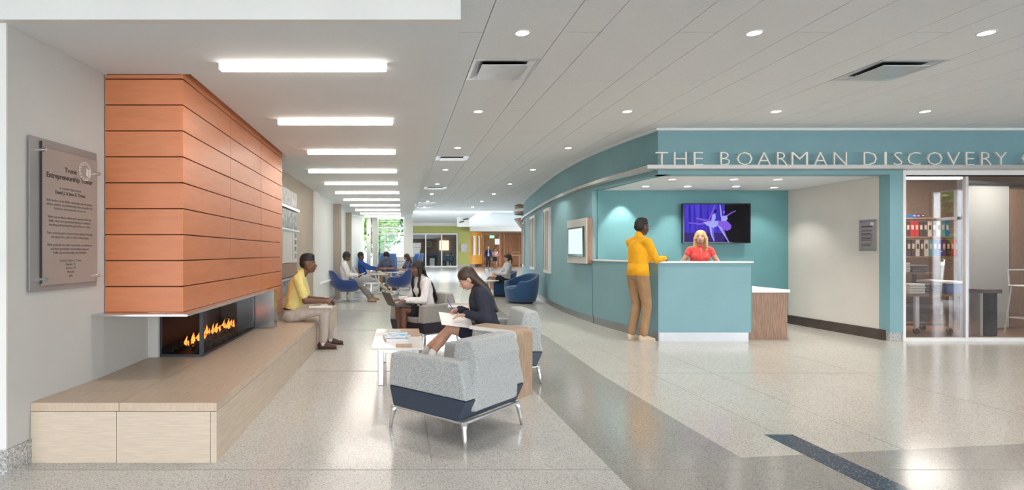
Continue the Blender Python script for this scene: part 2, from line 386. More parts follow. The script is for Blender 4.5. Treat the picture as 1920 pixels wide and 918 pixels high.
for (x0, y0, x1, y1) in [(2.66, 3.84, 2.66, 7.4), (3.28, 3.55, 3.36, 7.6), (-2.2, 3.22, 1.28, 3.22), (1.28, 3.22, 2.5, 3.22), (2.8, 3.22, 7, 3.22), (2.12, 5.8, 7, 5.8), (-1, 5.9, 1.27, 5.9), (-1, 9, 1.3, 9), (.2, 3.3, .2, 22), (4.9, 3.8, 4.9, 7.8), (-1.4, 12, 1.5, 12), (-1.3, 15.5, 1.8, 15.5), (-1.2, 19, 2.3, 19), (.6, 23, 8, 23), (1, 30, 8, 30), (1, 37, 8, 37)]:
    d = V(x1-x0, y1-y0, 0).normalized(); n = V(-d.y, d.x, 0)*.0014
    mkobj('divider_strip', MB().prism([(x0-n.x, y0-n.y), (x1-n.x, y1-n.y), (x1+n.x, y1+n.y), (x0+n.x, y0+n.y)], 0, .0022), 'joint', fl)
mkobj('wood_floor', B(7.0, 16, 47.5, 58, 0, .004), 'wood_orange', fl)
shopf = mkobj('shop_floor', B(7.27, 12.5, F+.04, 11.5, 0, .004), 'wood_floor', fl)
ol = struct('ground', B(-60, 60, -60, 90, -.35, -.12), 'pavement')
struct('trim_7', B(14, 30, -10, 12, -.12, -.08), 'asphalt')

# ================================================================ CEILING
ce = stem('ceiling')
mkobj('ceiling_backing', MB().prism([(.35, 3.16), (13, 3.16), (13, 23.4), (.5, 23.4), (.35, 20)], ZC+.012, ZC+.3), 'ceil_gap', ce)
mkobj('ceiling_field', B(-8, 13, -7, 3.2, ZC, ZC+.3), 'ceil_white', ce)
lanes = [(.36, .682, 0)]
for k in range(13):
    x = .688+.945*k
    lanes.append((x, x+.622, 1)); lanes.append((x+.628, x+.939, 2))
VENT = [(1, 5.03, 5.64), (1, 10.1, 10.55), (1, 14.8, 15.3), (1, 19.3, 19.7), (1, 21.4, 21.8), (9, 5.05, 5.66)]
pc = 0
for li, (x0, x1, kind) in enumerate(lanes):
    off = 5.65 if kind == 1 else 4.42
    cuts = [off+2.44*j for j in range(-1, 9)]
    for y0, y1 in zip(cuts, cuts[1:]):
        y0 = max(3.2, y0); y1 = min(23.4, y1)
        if y1-y0 < .1: continue
        if y0 > 8.2 and x0 > wx_s(y1)+.15: continue
        if x1 > 12.9: continue
        segs = [(y0, y1)]
        for (vl, a, c) in VENT:
            if vl == li:
                ns_ = []
                for (p, q) in segs:
                    if c <= p or a >= q: ns_.append((p, q))
                    else:
                        if a-p > .03: ns_.append((p, a))
                        if q-c > .03: ns_.append((c, q))
                segs = ns_
        for p, q in segs:
            mkobj('ceiling_panel', B(x0, x1, p+.003, q-.003, ZC, ZC+.014), 'ceil_white', ce); pc += 1
for i, (li, a, c) in enumerate(VENT):
    x0, x1 = lanes[li][:2]
    t = thing('ceiling_vent', ['nearest square ceiling diffuser, left of the round downlights', 'second diffuser along the soffit edge', 'third diffuser along the soffit edge, further down the hall', 'fourth small diffuser along the soffit edge', 'farthest diffuser along the soffit edge', 'square ceiling diffuser high on the right above the sign lettering'][i], 'vent', ((x0+x1)/2, (a+c)/2, ZC), 0, 'square diffusers in the plank ceiling')
    hw = (x1-x0)/2; hl = (c-a)/2
    fr = MB()
    for (p, q, r_, s_) in ((-hw, hw, -hl, -hl+.03), (-hw, hw, hl-.03, hl), (-hw, -hw+.03, -hl+.03, hl-.03), (hw-.03, hw, -hl+.03, hl-.03)): fr.box(p, q, r_, s_, -.004, .014)
    mkobj('frame', fr, 'alu', t)
    mkobj('duct_throat', B(-hw+.03, hw-.03, -hl+.03, hl-.03, .0118, .0138), 'black_matte', t)
    th = MB(); th.add([(-hw+.03, -hl+.03, -.002), (hw-.03, -hl+.03, -.002), (hw-.03, hl-.03, -.002), (-hw+.03, hl-.03, -.002), (-hw+.10, -hl+.10, .01), (hw-.10, -hl+.10, .01), (hw-.10, hl-.10, .01), (-hw+.10, hl-.10, .01)],
                      [(0, 1, 5, 4), (1, 2, 6, 5), (2, 3, 7, 6), (3, 0, 4, 7)])
    mkobj('cone', th, 'alu', t)
    mkobj('diffuser_plate', B(-hw+.09, hw-.09, -hl+.09, hl-.09, -.028, -.02), 'alu', t)
    for sx in (-1, 1): mkobj('hanger', MB().cyl((sx*(hw-.15), hl-.14, -.02), (sx*(hw-.15), hl-.14, .012), .006, n=6), 'alu', t)

def ring(r0, r1, z0, z1, n=20):
    mb = MB(); vs = []
    for r, z in ((r0, z0), (r1, z0), (r1, z1), (r0, z1)):
        vs += [(r*math.cos(2*PI*i/n), r*math.sin(2*PI*i/n), z) for i in range(n)]
    fs = []
    for j in range(4):
        k = (j+1) % 4
        for i in range(n): fs.append((j*n+i, j*n+(i+1) % n, k*n+(i+1) % n, k*n+i))
    return mb.add(vs, fs)
dl = thing('downlight', 'x', 'light', (0, 0, ZC))
mkobj('trim_ring', ring(.052, .066, -.006, 0), 'white_paint', dl)
mkobj('lens', MB().cyl((0, 0, -.003), (0, 0, 0), .052, n=20), 'lamp_disc', dl)
first = True
rows = [(4.43, 'nearest'), (6.9, 'second'), (9.3, 'third'), (11.75, 'fourth'), (14.2, 'fifth'), (16.6, 'sixth'), (19, 'seventh'), (21.4, 'eighth')]
cols = ['leftmost', 'second from left', 'third from left', 'rightmost', 'fifth from left']
for y, rn in rows:
    for k in range(4):
        x = 1.0+1.88*k
        if y > 8 and x > wx_s(y)-.3: continue
        if k >= 4 and y > 7: continue
        lab = 'round recessed downlight in the plank ceiling, %s row, %s' % (rn, cols[k])
        if y > 16: lab = 'tiny round downlight far down the plank ceiling, %s row, %s' % (rn, cols[k])
        if first: dl.location = (x, y, ZC); dl['label'] = lab; dl['group'] = 'round downlights in the plank ceiling'; first = False
        else: copy_tree(dl, (x, y, ZC), 0, lab)
        if y < 20: spot('downlight_lamp', (x, y, ZC-.02), 42, 115)

# soffit on the left with its slot over the orange chimney breast
so = [(-8, 3.16), (.351, 3.16), (.48, 20.5), (-8, 20.5)]
sm = MB().prism([(-8, 3.16), (.351, 3.16), (.36, 4.05), (-8, 4.05)], ZS, ZC+.3)
sm.prism([(-1.545, 4.05), (.36, 4.05), (.385, 7.6), (-1.545, 7.6)], ZS, ZC+.3)
sm.prism([(-8, 7.6), (.385, 7.6), (.48, 20.5), (-8, 20.5)], ZS, ZC+.3)
sm.prism([(-8, 4.05), (-1.545, 4.05), (-1.545, 7.6), (-8, 7.6)], ZC-.05, ZC+.3)
struct('ceiling_soffit', sm, 'soffit_white')
struct('wall_header', B(-8, .351, 3.10, 3.16, ZS, ZC+.02), 'wall_white')
# linear lamps
LL = [(3.84, -1.25, -.09), (5.46, -1.20, -.064), (7.1, -1.18, -.05), (8.75, -1.44, -.04), (10.3, -1.39, -.03), (11.9, -1.38, .0), (13.5, -1.36, .01), (15.1, -1.34, .02), (16.7, -1.32, .03), (18.3, -1.28, .05), (19.7, -1.24, .06)]
orn = ['nearest', 'second nearest', 'third nearest', 'fourth', 'fifth', 'sixth', 'seventh', 'eighth', 'ninth', 'tenth', 'farthest']
for (y, x0, x1), nme in zip(LL, orn):
    t = thing('linear_light', 'glowing linear lamp across the white soffit, %s from the camera' % nme, 'light', ((x0+x1)/2, y, ZS), 0, 'linear lamps along the soffit')
    hw = (x1-x0)/2
    mkobj('diffuser', B(-hw, hw, -.028, .028, -.045, -.001), 'lamp_bar', t, bevel=.006)
    for sx in (-1, 1): mkobj('end_cap', B(sx*(hw+.004)-.004, sx*(hw+.004)+.004, -.029, .029, -.046, -.001), 'white_paint', t)

# atrium beyond, lower slab
struct('ceiling_atrium', MB().box(-.5, 16, 36, 58, 3.9, 4.1).box(-.5, 1.2, 23.4, 36, 3.9, 4.1).box(6.5, 14, 23.4, 36, 3.9, 4.1), 'soffit_white')
struct('trim_1', B(.3, 14, 23.4, 23.6, ZC, 3.95), 'soffit_white')
struct('ceiling_slab', MB().prism([(4.15, 24.3), (14, 24.3), (14, 36.3), (4.7, 36.3)], 3.06, 3.5), 'ceil_white')
struct('trim_2', B(6.1, 16, 47.0, 47.3, 3.10, 3.9), 'wall_white')
clst = stem('wall_clerestory')
mkobj('clerestory_panel', MB().prism([(4.35, 40.9), (7.2, 41.2), (7.2, 41.3), (4.35, 41.0)], 3.21, 3.9), 'wall_white', clst)
for (x, z, w) in ((4.7, 3.55, .35), (5.0, 3.75, .4), (5.5, 3.45, .35), (6.2, 3.7, .35)):
    mkobj('dark_mark', MB().prismy([(x-w/2, z-.06), (x+w/2, z), (x+w/2, z+.09), (x-w/2, z+.03)], 40.85, 40.9), 'ink_soft', clst)

# ================================================================ LEFT WALLS
struct('wall_left', MB().prism([(-8, 3.16), (-2.262, 3.16), (-2.185, 4.05), (-2.19, 4.77), (-8, 4.77)], 0, ZS), 'wall_grey')
bb = MB().prism([(-8, 3.145), (-2.25, 3.145), (-2.235, 3.33), (-2.3, 3.33), (-2.3, 3.2), (-8, 3.2)], 0, .145)
struct('baseboard_left', bb, 'base_grey')
struct('wall_front_left', B(-8, -2.263, 3.148, 3.159, .145, ZS), 'wall_white')
struct('wall_firebox', B(-2.3, -2.10, 4.77, 4.81, 0, .84), 'wall_grey')
struct('wall_taupe', MB().prism([(-3, 7.5), (-1.87, 7.5), (-1.83, 11.66), (-3, 11.66)], 0, ZS), 'wall_taupe')
struct('wall_pilaster', MB().prism([(-3, 11.661), (-1.80, 11.661), (-1.78, 12.3), (-3, 12.3)], 0, ZS), 'wall_white')

# hearth bench of stone slabs
be = thing('stone_bench', 'long beige stone hearth bench running along the left wall', 'bench', (-1.7, 3.33, 0))
BX0, BX1, BZ = -2.24, -1.10, .364
mkobj('core', MB().prism([(-2.23, 3.35), (-1.125, 3.35), (-1.105, 9.48), (-1.82, 9.48), (-1.84, 7.53), (-2.18, 7.5)], 0, BZ-.051), 'grout', be, world=True)
for (a, c) in ((-2.243, -1.722), (-1.719, -1.15), (-1.147, -1.111)):
    mkobj('front_slab', B(a, c, 3.33, 3.349, 0, BZ-.053), 'stone_front', be, world=True)
ys = [3.33, 3.57, 4.8, 6.03, 7.26, 8.49, 9.5]
for i, (a, c) in enumerate(zip(ys, ys[1:])):
    f0 = -1.111+.031*(a-3.33)/6.17; f1 = -1.111+.031*(c-3.33)/6.17
    if i > 0: mkobj('side_slab', MB().prism([(f0-.02, a+.0015), (f0, a+.0015), (f1, c-.0015), (f1-.02, c-.0015)], 0, BZ-.053), 'stone', be, world=True)
    else: mkobj('side_slab', MB().prism([(f0-.019, 3.351), (f0, 3.331), (f1, c-.0015), (f1-.019, c-.0015)], 0, BZ-.053), 'stone', be, world=True)
    mkobj('top_slab', MB().prism([(-1.704, a+.0015), (f0, a+.0015), (f1, c-.0015), (-1.704, c-.0015)], BZ-.05, BZ), 'stone_top', be, world=True)
    xa = -2.245 if a < 4 else (-2.17 if a < 7 else -1.86)
    xb = -2.225 if a < 3.5 else (-2.18 if a < 4 else (-2.17 if a < 7 else -1.84))
    if a < 7.2: mkobj('top_slab', MB().prism([(xa, a+.0015), (-1.708, a+.0015), (-1.708, min(c, 7.49)-.0015), (xb, min(c, 7.49)-.0015)], BZ-.05, BZ), 'stone_top', be, world=True)
mkobj('end_slab', B(-1.8, -1.082, 9.482, 9.5, 0, BZ-.053), 'stone', be, world=True)
mkobj('top_slab', B(-1.83, -1.708, 7.62, 9.5, BZ-.05, BZ), 'stone_top', be, world=True)

# orange terracotta chimney breast
cb = thing('fireplace_surround', 'orange terracotta clad chimney breast hanging over the hearth bench', 'fireplace', (-1.9, 5.6, BZ))
mkobj('backing', MB().box(-2.178, -1.63, 4.075, 7.48, .875, ZS+.3).box(-2.178, -1.63, 6.78, 7.48, BZ+.07, .875), 'orange_back', cb, world=True)
rowsz = [(2.568, 2.78)]+[(2.568-.192*(k+1), 2.568-.192*k) for k in range(9)]
for i, (a, c) in enumerate(rowsz):
    cc = c-.008
    mkobj('front_panel', B(-2.178, -1.606, 4.05, 4.074, a, cc if i else ZS-.004), 'orange', cb, world=True, bevel=.002)
    for (y0, y1) in ((4.052, 5.196), (5.202, 6.346), (6.352, 7.5)):
        mkobj('side_panel', B(-1.629, -1.60, y0, y1, a, cc), 'orange', cb, world=True, bevel=.002)
for (a, c) in ((.648, .840), (.456, .648)):
    mkobj('side_panel', B(-1.629, -1.60, 6.79, 7.5, a, c-.008), 'orange', cb, world=True, bevel=.002)
    mkobj('end_panel', B(-2.17, -1.60, 7.502, 7.52, a, c-.008), 'orange', cb, world=True)
mkobj('base_trim', B(-2.17, -1.598, 6.79, 7.505, BZ+.001, .45), 'board_cream', cb, world=True)
mkobj('steel_ledge', MB().prism([(-2.205, 3.90), (-1.51, 3.90), (-1.51, 6.62), (-2.205, 6.62)], .822, .838), 'steel', cb, world=True, bevel=.002)
mkobj('steel_end_plate', B(-1.77, -1.51, 6.60, 6.78, BZ+.001, .822), 'steel_v', cb, world=True, bevel=.002)
mkobj('cove_lamp', B(-1.57, -1.55, 4.1, 7.55, ZS+.30, ZS+.32), 'lamp_strip', cb, world=True)['label'] = 'hidden warm strip lamp washing the top of the panels'
# firebox
fb = thing('gas_firebox', 'black framed corner glass gas fire glowing on the stone bench', 'fireplace', (-1.92, 5.7, BZ))
z0, z1 = BZ+.001, .820
mkobj('back_liner', B(-2.165, -2.13, 4.82, 6.60, z0, z1), 'soot', fb, world=True)
mkobj('end_liner', B(-2.13, -1.775, 6.55, 6.598, z0, z1), 'soot', fb, world=True)
mkobj('top_liner', B(-2.13, -1.75, 4.84, 6.55, .80, .82), 'soot', fb, world=True)
mkobj('tray', B(-2.13, -1.75, 4.84, 6.55, z0, z0+.012), 'soot', fb, world=True)
fr = MB().box(-1.752, -1.722, 4.80, 4.83, z0, z1).box(-2.13, -1.752, 4.80, 4.825, z0, z0+.02).box(-2.10, -2.085, 4.80, 4.825, z0+.02, z1).box(-1.745, -1.722, 4.83, 6.6, z0, z0+.018).box(-1.745, -1.73, 6.58, 6.6, z0, z1)
mkobj('frame', fr, 'dark_steel', fb, world=True)
mkobj('glass_pane', B(-2.085, -1.753, 4.81, 4.815, z0+.02, z1), 'glass_fire', fb, world=True)
mkobj('glass_pane', B(-1.736, -1.731, 4.832, 6.578, z0+.018, z1), 'glass_fire', fb, world=True)
rk = MB(); rr = random.Random(3)
for i in range(620):
    y = rr.uniform(4.88, 6.5); x = rr.uniform(-2.1, -1.78); s_ = rr.uniform(.012, .028)
    zz = z0+.012+.05*math.exp(-((x+1.95)/.1)**2)+rr.uniform(0, .02)
    A = [V(rr.uniform(.6, 1.2)*s_, 0, rr.uniform(-.4, .4)*s_), V(0, s_, rr.uniform(-.4, .4)*s_), V(rr.uniform(-.4, .4)*s_, 0, s_*.8)]
    rk.ell((x, y, zz+s_*.4), A, 5, 4)
o = mkobj('lava_rock', rk, 'lava', fb, world=True); o['kind'] = 'stuff'
rr = random.Random(11)
fi = thing('fire', 'row of orange gas flames burning on the dark rocks', 'fire', (-1.93, 5.7, BZ+.05))
for i in range(34):
    y = 4.93+1.5*i/34+rr.uniform(-.015, .015); x = -1.93+rr.uniform(-.03, .03); h = rr.uniform(.06, .135)*(1-.25*abs(i-14)/17); lean = rr.uniform(.02, .07)
    for core in (0, 1):
        mb = MB(); k_ = .6 if core else 1
        pts = [(x, y+lean*tt*tt*1.0+.008*math.sin(tt*9+i), z0+.055+h*k_*tt) for tt in (0, .15, .35, .55, .75, .9, 1)]
        mb.tube(pts, [q*k_*rr.uniform(.8, 1.2) for q in (.006, .013, .015, .0105, .006, .003, .0006)], 6)
        mkobj('flame_core' if core else 'flame', mb, 'flame_core' if core else 'flame', fi, world=True, smooth=True)

# donor plaque on the left wall
pqx = lambda y: -2.262+.077*(y-3.16)/.89
ang = math.atan2(.077, .89)
pl = thing('glass_plaque', 'large grey donor plaque on metal standoffs beside the orange panels', 'plaque', (pqx(3.30), 3.30, 1.04), 0)
POS[pl.name] = Matrix.Translation(V(pqx(3.30), 3.30, 1.04)) @ Matrix.Rotation(PI/2-ang, 4, 'Z')   # local x runs along the wall, -y faces the room
pl.rotation_euler = (0, 0, PI/2-ang)
PWd, PHt = .635, .95
mkobj('back_plate', B(0, PWd, -.022, -.012, 0, PHt), 'plaque_grey', pl, bevel=.001)
mkobj('front_plate', B(.085, PWd-.012, -.035, -.027, .035, PHt-.055), 'plaque_front', pl, bevel=.001)
mkobj('edge_line', B(.080, .085, -.036, -.024, .045, PHt-.02), 'ink', pl)
for (x, z) in ((.085, .075), (.085, PHt-.075), (PWd-.025, .075), (PWd-.025, PHt-.15)):
    so_ = mkobj('standoff', MB().cyl((x, -.062, z), (x, 0, z), .011, n=14), 'chrome', pl, smooth=False)
lines = [('Trone', .765, .046, .0012, 'ink'), ('Entrepreneurship Tower', .715, .046, .0012, 'ink'), ('In Grateful Appreciation', .650, .021, 0, 'ink_soft'), ('David J. & June S. Trone', .617, .030, .0008, 'ink'),
         ('Bold leaders in the Bullis community whose tireless', .565, .0215, 0, 'ink_soft'), ('efforts, wisdom and philanthropy have propelled the', .540, .0215, 0, 'ink_soft'), ('School to new pinnacles of success.', .515, .0215, 0, 'ink_soft'),
         ('With extraordinary vision and a genuine love for', .460, .0215, 0, 'ink_soft'), ('Bullis, they have generated synergy to enhance', .435, .0215, 0, 'ink_soft'), ('teaching and learning for generations to come.', .410, .0215, 0, 'ink_soft'),
         ('Their enduring spirit of generosity, caring and loyalty', .358, .0215, 0, 'ink_soft'), ('will always be a part of their lasting legacy.', .333, .0215, 0, 'ink_soft'),
         ('With gratitude for their remarkable contributions', .282, .0215, 0, 'ink_soft'), ('and their passionate and steadfast support,', .257, .0215, 0, 'ink_soft'), ('Bullis School sincerely acknowledges:', .232, .0215, 0, 'ink_soft'),
         ("David J. & June S. Trone", .180, .0215, 0, 'ink_soft'), ("Natalie '12", .155, .0215, 0, 'ink_soft'), ("Robert '14", .130, .0215, 0, 'ink_soft'), ('Michelle', .105, .0215, 0, 'ink_soft'), ('Julia', .080, .0215, 0, 'ink_soft')]
for ink_ in ('ink', 'ink_soft'):
    mb = MB()
    for (s_, z, sz, bo, mt) in lines:
        if mt != ink_: continue
        tm = text_mesh(s_, sz, .0004, bold=bo)
        wdt = max(v[0] for v in tm.v)-min(v[0] for v in tm.v); lim = .445; k_ = min(1, lim/wdt)
        tm.tf(Matrix.Translation(V(.345, -.0355, z)) @ Matrix.Rotation(PI/2, 4, 'X') @ Matrix.Diagonal(V(k_, 1, 1, 1)))
        mb.add(tm.v, tm.f)
    o = mkobj('lettering', mb, ink_, pl); o['kind'] = 'stuff'
em = MB()
def ring_y(cx, cz, r0, r1, y, n=28):
    q = ring(r0, r1, -.0005, .0005, n); q.tf(Matrix.Translation(V(cx, y, cz)) @ Matrix.Rotation(PI/2, 4, 'X')); return q
for a, b_ in ((.062, .065), (.046, .048)):
    q = ring_y(.49, .80, a, b_, -.0358); em.add(q.v, q.f)
for k in range(16):
    a = 2*PI*k/16; em.box(.49+.055*math.cos(a)-.004, .49+.055*math.cos(a)+.004, -.0362, -.0355, .80+.055*math.sin(a)-.004, .80+.055*math.sin(a)+.004)
em.prismy([(.50, .775), (.522, .765), (.524, .815), (.503, .825)], -.0362, -.0355).prismy([(.528, .765), (.55, .775), (.548, .825), (.527, .815)], -.0362, -.0355)
em.tube([(.512, -.036, .84), (.53, -.036, .825), (.545, -.036, .835)], .002, 5)
mkobj('seal', em, 'etch', pl)

# mural of boards on the taupe wall
mu = thing('wall_display', 'history display of photo panels and boards behind the seated man', 'display', (-1.84, 8.7, 1.3))
def mur(name, y0, y1, z0, z1, mat, d=.03): return mkobj(name, B(-1.868, -1.85+d, y0, y1, z0, z1), mat, mu, world=True)
mur('photo_panel', 7.55, 9.75, 2.06, 2.32, 'photo_mono'); mur('ledge_strip', 7.55, 9.85, 2.0, 2.04, 'alu', .06); mur('photo_panel', 7.55, 9.75, 1.68, 1.98, 'photo_mono')
mur('ledge_strip', 7.55, 9.85, 1.64, 1.67, 'alu', .06); bd = mur('cream_board', 7.55, 9.75, 1.11, 1.64, 'board_cream', .035)
for k in range(8):
    y = 7.75+k*.26; mkobj('text_strip', B(-1.868, -1.813, y, y+.02, 1.14, 1.60), 'photo_mono' if k % 3 == 0 else 'etch', bd, world=False)
bd2 = mu
for k in range(4): mur('photo_tile', 9.52, 9.66, 1.18+.12*k, 1.26+.12*k, 'photo_mono', .045)
mur('wood_board', 7.55, 9.75, .88, 1.10, 'wood_mid'); mur('ledge_strip', 7.55, 9.85, .83, .86, 'alu', .06); mur('photo_panel', 7.55, 9.75, .62, .82, 'photo_mono')
for c_ in bd.children: c_.matrix_parent_inverse = Matrix.Identity(4); c_.location = -Vector(mu.location)

# window bays
bays = [((-1.79, 12.35), (-1.73, 14.9)), ((-1.74, 15.4), (-1.70, 18.1)), ((-1.70, 18.5), (-1.26, 20.6))]
for i, ((x0, y0), (x1, y1)) in enumerate(bays):
    w = stem('window_%d' % (i+1))
    mkobj('roller_shade', MB().prism([(x0-.06, y0), (x1-.06, y1), (x1-.063, y1), (x0-.063, y0)], .58, ZS-.01), 'shade_fabric', w)
    mkobj('glass_pane', MB().prism([(x0-.2, y0), (x1-.2, y1), (x1-.21, y1), (x0-.21, y0)], .5, ZS-.01), 'glass', w)
    mkobj('sill', MB().prism([(x0, y0), (x1, y1), (x1-.25, y1), (x0-.25, y0)], .52, .56), 'white_paint', w)
    mkobj('sill_wall', MB().prism([(x0-.02, y0), (x1-.02, y1), (x1-.25, y1), (x0-.25, y0)], 0, .515), 'wall_white', w)
    mkobj('base_strip', MB().prism([(x0-.005, y0), (x1-.005, y1), (x1-.015, y1), (x0-.015, y0)], 0, .14), 'base_grey', w)
pier = MB().prism([(-1.73, 14.9), (-1.62, 14.9), (-1.62, 15.4), (-2.3, 15.4), (-2.3, 14.9)], 0, ZS).prism([(-1.70, 18.1), (-1.60, 18.1), (-1.60, 18.5), (-2.3, 18.5), (-2.3, 18.1)], 0, ZS)
struct('wall_piers', pier, 'wall_taupe')
cl = thing('round_column', 'slim white round column at the end of the window bays', 'column', (-1.12, 20.2, 0))
mkobj('shaft', MB().cyl((0, 0, 0), (0, 0, ZS), .085, n=24), 'wall_white', cl, smooth=True)
for zz in (1.9,): mkobj('thermostat', B(-.02, .02, -.10, -.084, zz, zz+.06), 'ink_soft', cl)
struct('wall_pier_far', B(-1.0, -.82, 20.5, 20.9, 0, ZS), 'wall_grey')
struct('wall_column', B(.20, .52, 20.5, 20.9, 0, ZS), 'wall_white')
w = stem('window_4')
for (x0, x1, z0_, z1_) in ((-.82, -.78, 0, ZS), (-.55, -.51, 0, 1.95), (-.12, -.09, 0, 1.95), (.16, .20, 0, ZS), (-.78, .16, 2.2, 2.25), (-.78, .16, 1.95, 2.0), (-.78, .16, 0, .1), (-.78, .16, 2.55, 2.6)):
    mkobj('mullion', B(x0, x1, 20.66, 20.74, z0_, z1_), 'white_paint', w)
mkobj('glass_pane', B(-.78, .16, 20.70, 20.708, .1, 2.55), 'glass_green', w)
lp = thing('low_partition', 'low white ribbed partition with a wood end behind the wing chairs', 'partition', (.1, 19.9, 0))
mkobj('panel', B(-.35, .30, -.06, .06, 0, 1.12), 'board_cream', lp)
for k in range(8): mkobj('rib', B(-.35, .30, -.075, -.06, .06+.13*k, .15+.13*k), 'white_paint', lp)
mkobj('end_board', B(.30, .42, -.08, .08, 0, 1.12), 'wood_light', lp)
struct('wall_far_left', MB().prism([(.52, 20.9), (1.15, 48), (.95, 48), (.3, 20.9)], 0, 3.95), 'wall_white')

# ================================================================ FAR END
gw = stem('wall_far')
mkobj('green_face', MB().box(1.0, 6.2, 48, 48.2, 2.98, 3.6).box(5.2, 6.2, 48, 48.2, 0, 2.98).box(6.0, 6.2, 48.2, 50, 0, 3.6), 'green_wall', gw)
mkobj('upper_face', B(1.0, 6.2, 48.02, 48.2, 3.6, 3.95), 'wall_white', gw)
mkobj('base_strip', B(5.2, 6.2, 47.98, 48, 0, .2), 'base_grey', gw)
ff = stem('window_5')
for x in (1.18, 2.35, 3.75, 5.1): mkobj('mullion', B(x-.05, x+.05, 47.9, 48.05, 0, 2.95), 'white_paint', ff)
for z in (.05, 2.9): mkobj('rail', B(1.18, 5.15, 47.92, 48.03, z-.06, z+.06), 'white_paint', ff)
mkobj('glass_pane', B(1.2, 5.1, 47.97, 47.98, .1, 2.85), 'glass', ff)
struct('wall_back_room', MB().box(.9, 6.2, 54, 54.2, 0, 3.6).box(.7, .9, 48.1, 54, 0, 3.6), 'wood_mid')
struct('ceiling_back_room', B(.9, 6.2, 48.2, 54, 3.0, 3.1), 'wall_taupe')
struct('floor_back_room', B(.9, 6.0, 48.2, 54, 0, .01), 'base_brown')
tag(mkobj('projection_screen', B(4.0, 4.9, 53.8, 53.9, 1.5, 2.45), 'proj_yellow'), 'glowing yellow projected picture behind the far glass front', 'screen')
wc = thing('wall_disc', 'big cream round disc on the wall behind the far glass', 'sign', (2.95, 53.8, 2.1)); mkobj('disc', MB().cyl((0, -.08, 0), (0, 0, 0), .34, n=28), 'binder_cream', wc); mkobj('inner_ring', MB().cyl((0, -.1, 0), (0, -.08, 0), .24, n=24), 'cloth_tan', wc)
for i, (x, y, w_) in enumerate(((1.75, 50.5, .8), (3.1, 51, 1.1), (4.6, 50.4, .8))):
    t = thing('desk', ['white topped high desk behind the first far pane', 'long dark desk behind the middle far pane', 'pale desk behind the right far pane'][i], 'desk', (x, y, 0))
    mkobj('top', B(-w_/2, w_/2, -.35, .35, .98, 1.06), 'white_gloss' if i != 1 else 'sweater_blue', t); mkobj('body', B(-w_/2+.1, w_/2-.1, -.3, .3, .02, .98), 'jacket_navy' if i else 'cloth_dark', t)
    mkobj('front_box', B(-.25, .2, -.5, -.36, .02, .75 if i == 1 else .5), 'laptop_white', t)
tag(mkobj('notice_board', B(5.42, 5.95, 47.9, 47.99, 1.35, 2.05), 'heather'), 'small pale notice board on the far green wall', 'sign')
# ochre curved wall with three slot windows
oc = stem('wall_ochre'); op = [(6.2+1.75*math.sin(t)*1.0, 48.2+5.0*(1-math.cos(t))) for t in [R(a) for a in range(0, 91, 9)]]
mkobj('curved_face', MB().prism(op+[(6.0, 53.2)], .25, 3.12), 'ochre_wall', oc); mkobj('base_strip', MB().prism([(x, y) for x, y in op]+[(6.0, 53)], 0, .25), 'base_brown', oc)
for k in (1, 3, 5):
    (x0, y0), (x1, y1) = op[k], op[k+1]
    mkobj('slot_window', MB().prism([(x0+.03, y0-.06), (x1+.03, y1-.06), (x1+.03, y1), (x0+.03, y0)], 1.05, 2.75), 'white_paint', oc)
    mkobj('slot_glass', MB().prism([(x0+.10, y0-.08), (x1-.03, y1-.08), (x1-.03, y1-.055), (x0+.10, y0-.055)], 1.15, 2.65), 'shade_fabric', oc)
wh = stem('wall_wood_hall')
for i in range(12):
    x = 7.3+i*.75
    mkobj('wood_panel', B(x, x+.735, 57, 57.1, 0, 3.1), 'wood_orange', wh)
mkobj('return_panel', B(16.2, 16.3, 48, 57, 0, 3.1), 'wood_orange', wh)
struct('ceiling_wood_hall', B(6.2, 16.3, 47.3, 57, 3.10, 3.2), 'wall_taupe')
for k in range(4): mkobj('wood_fin', B(10.0+.3*k, 10.1+.3*k, 54.0, 54.4, 0, 3.1), 'wood_orange', wh)
mkobj('wood_door', B(9.1, 9.9, 56.9, 56.99, 0, 2.6), 'wood_light', wh)
tag(mkobj('exit_sign', B(9.3, 9.75, 55.9, 56, 2.75, 3.0), 'exit_green'), 'small green exit sign hanging above the far wood door', 'sign')
for k, (x0, x1) in enumerate(((7.75, 8.6), (10.0, 10.5))):
    ww = stem('window_%d' % (6+k)); mkobj('glass_pane', B(x0, x1, 56.86, 56.98, 2.1, 2.7), 'screen_white', ww); mkobj('frame', MB().box(x0-.05, x1+.05, 56.84, 56.98, 2.7, 2.76).box(x0-.05, x1+.05, 56.84, 56.98, 2.04, 2.1), 'wood_mid', ww)
tb = thing('high_table', 'long high wood table at the far right of the wood hall', 'table', (11.0, 50, 0))
mkobj('top', B(-.9, 1.2, -.3, .3, 1.0, 1.06), 'wood_light', tb)
for sx in (-.8, 0, 1.1): mkobj('leg', B(sx-.04, sx+.04, -.25, .25, 0, 1.0), 'wood_mid', tb)
mkobj('rail', B(-.9, 1.2, -.05, .05, 1.3, 1.34), 'wood_mid', tb)

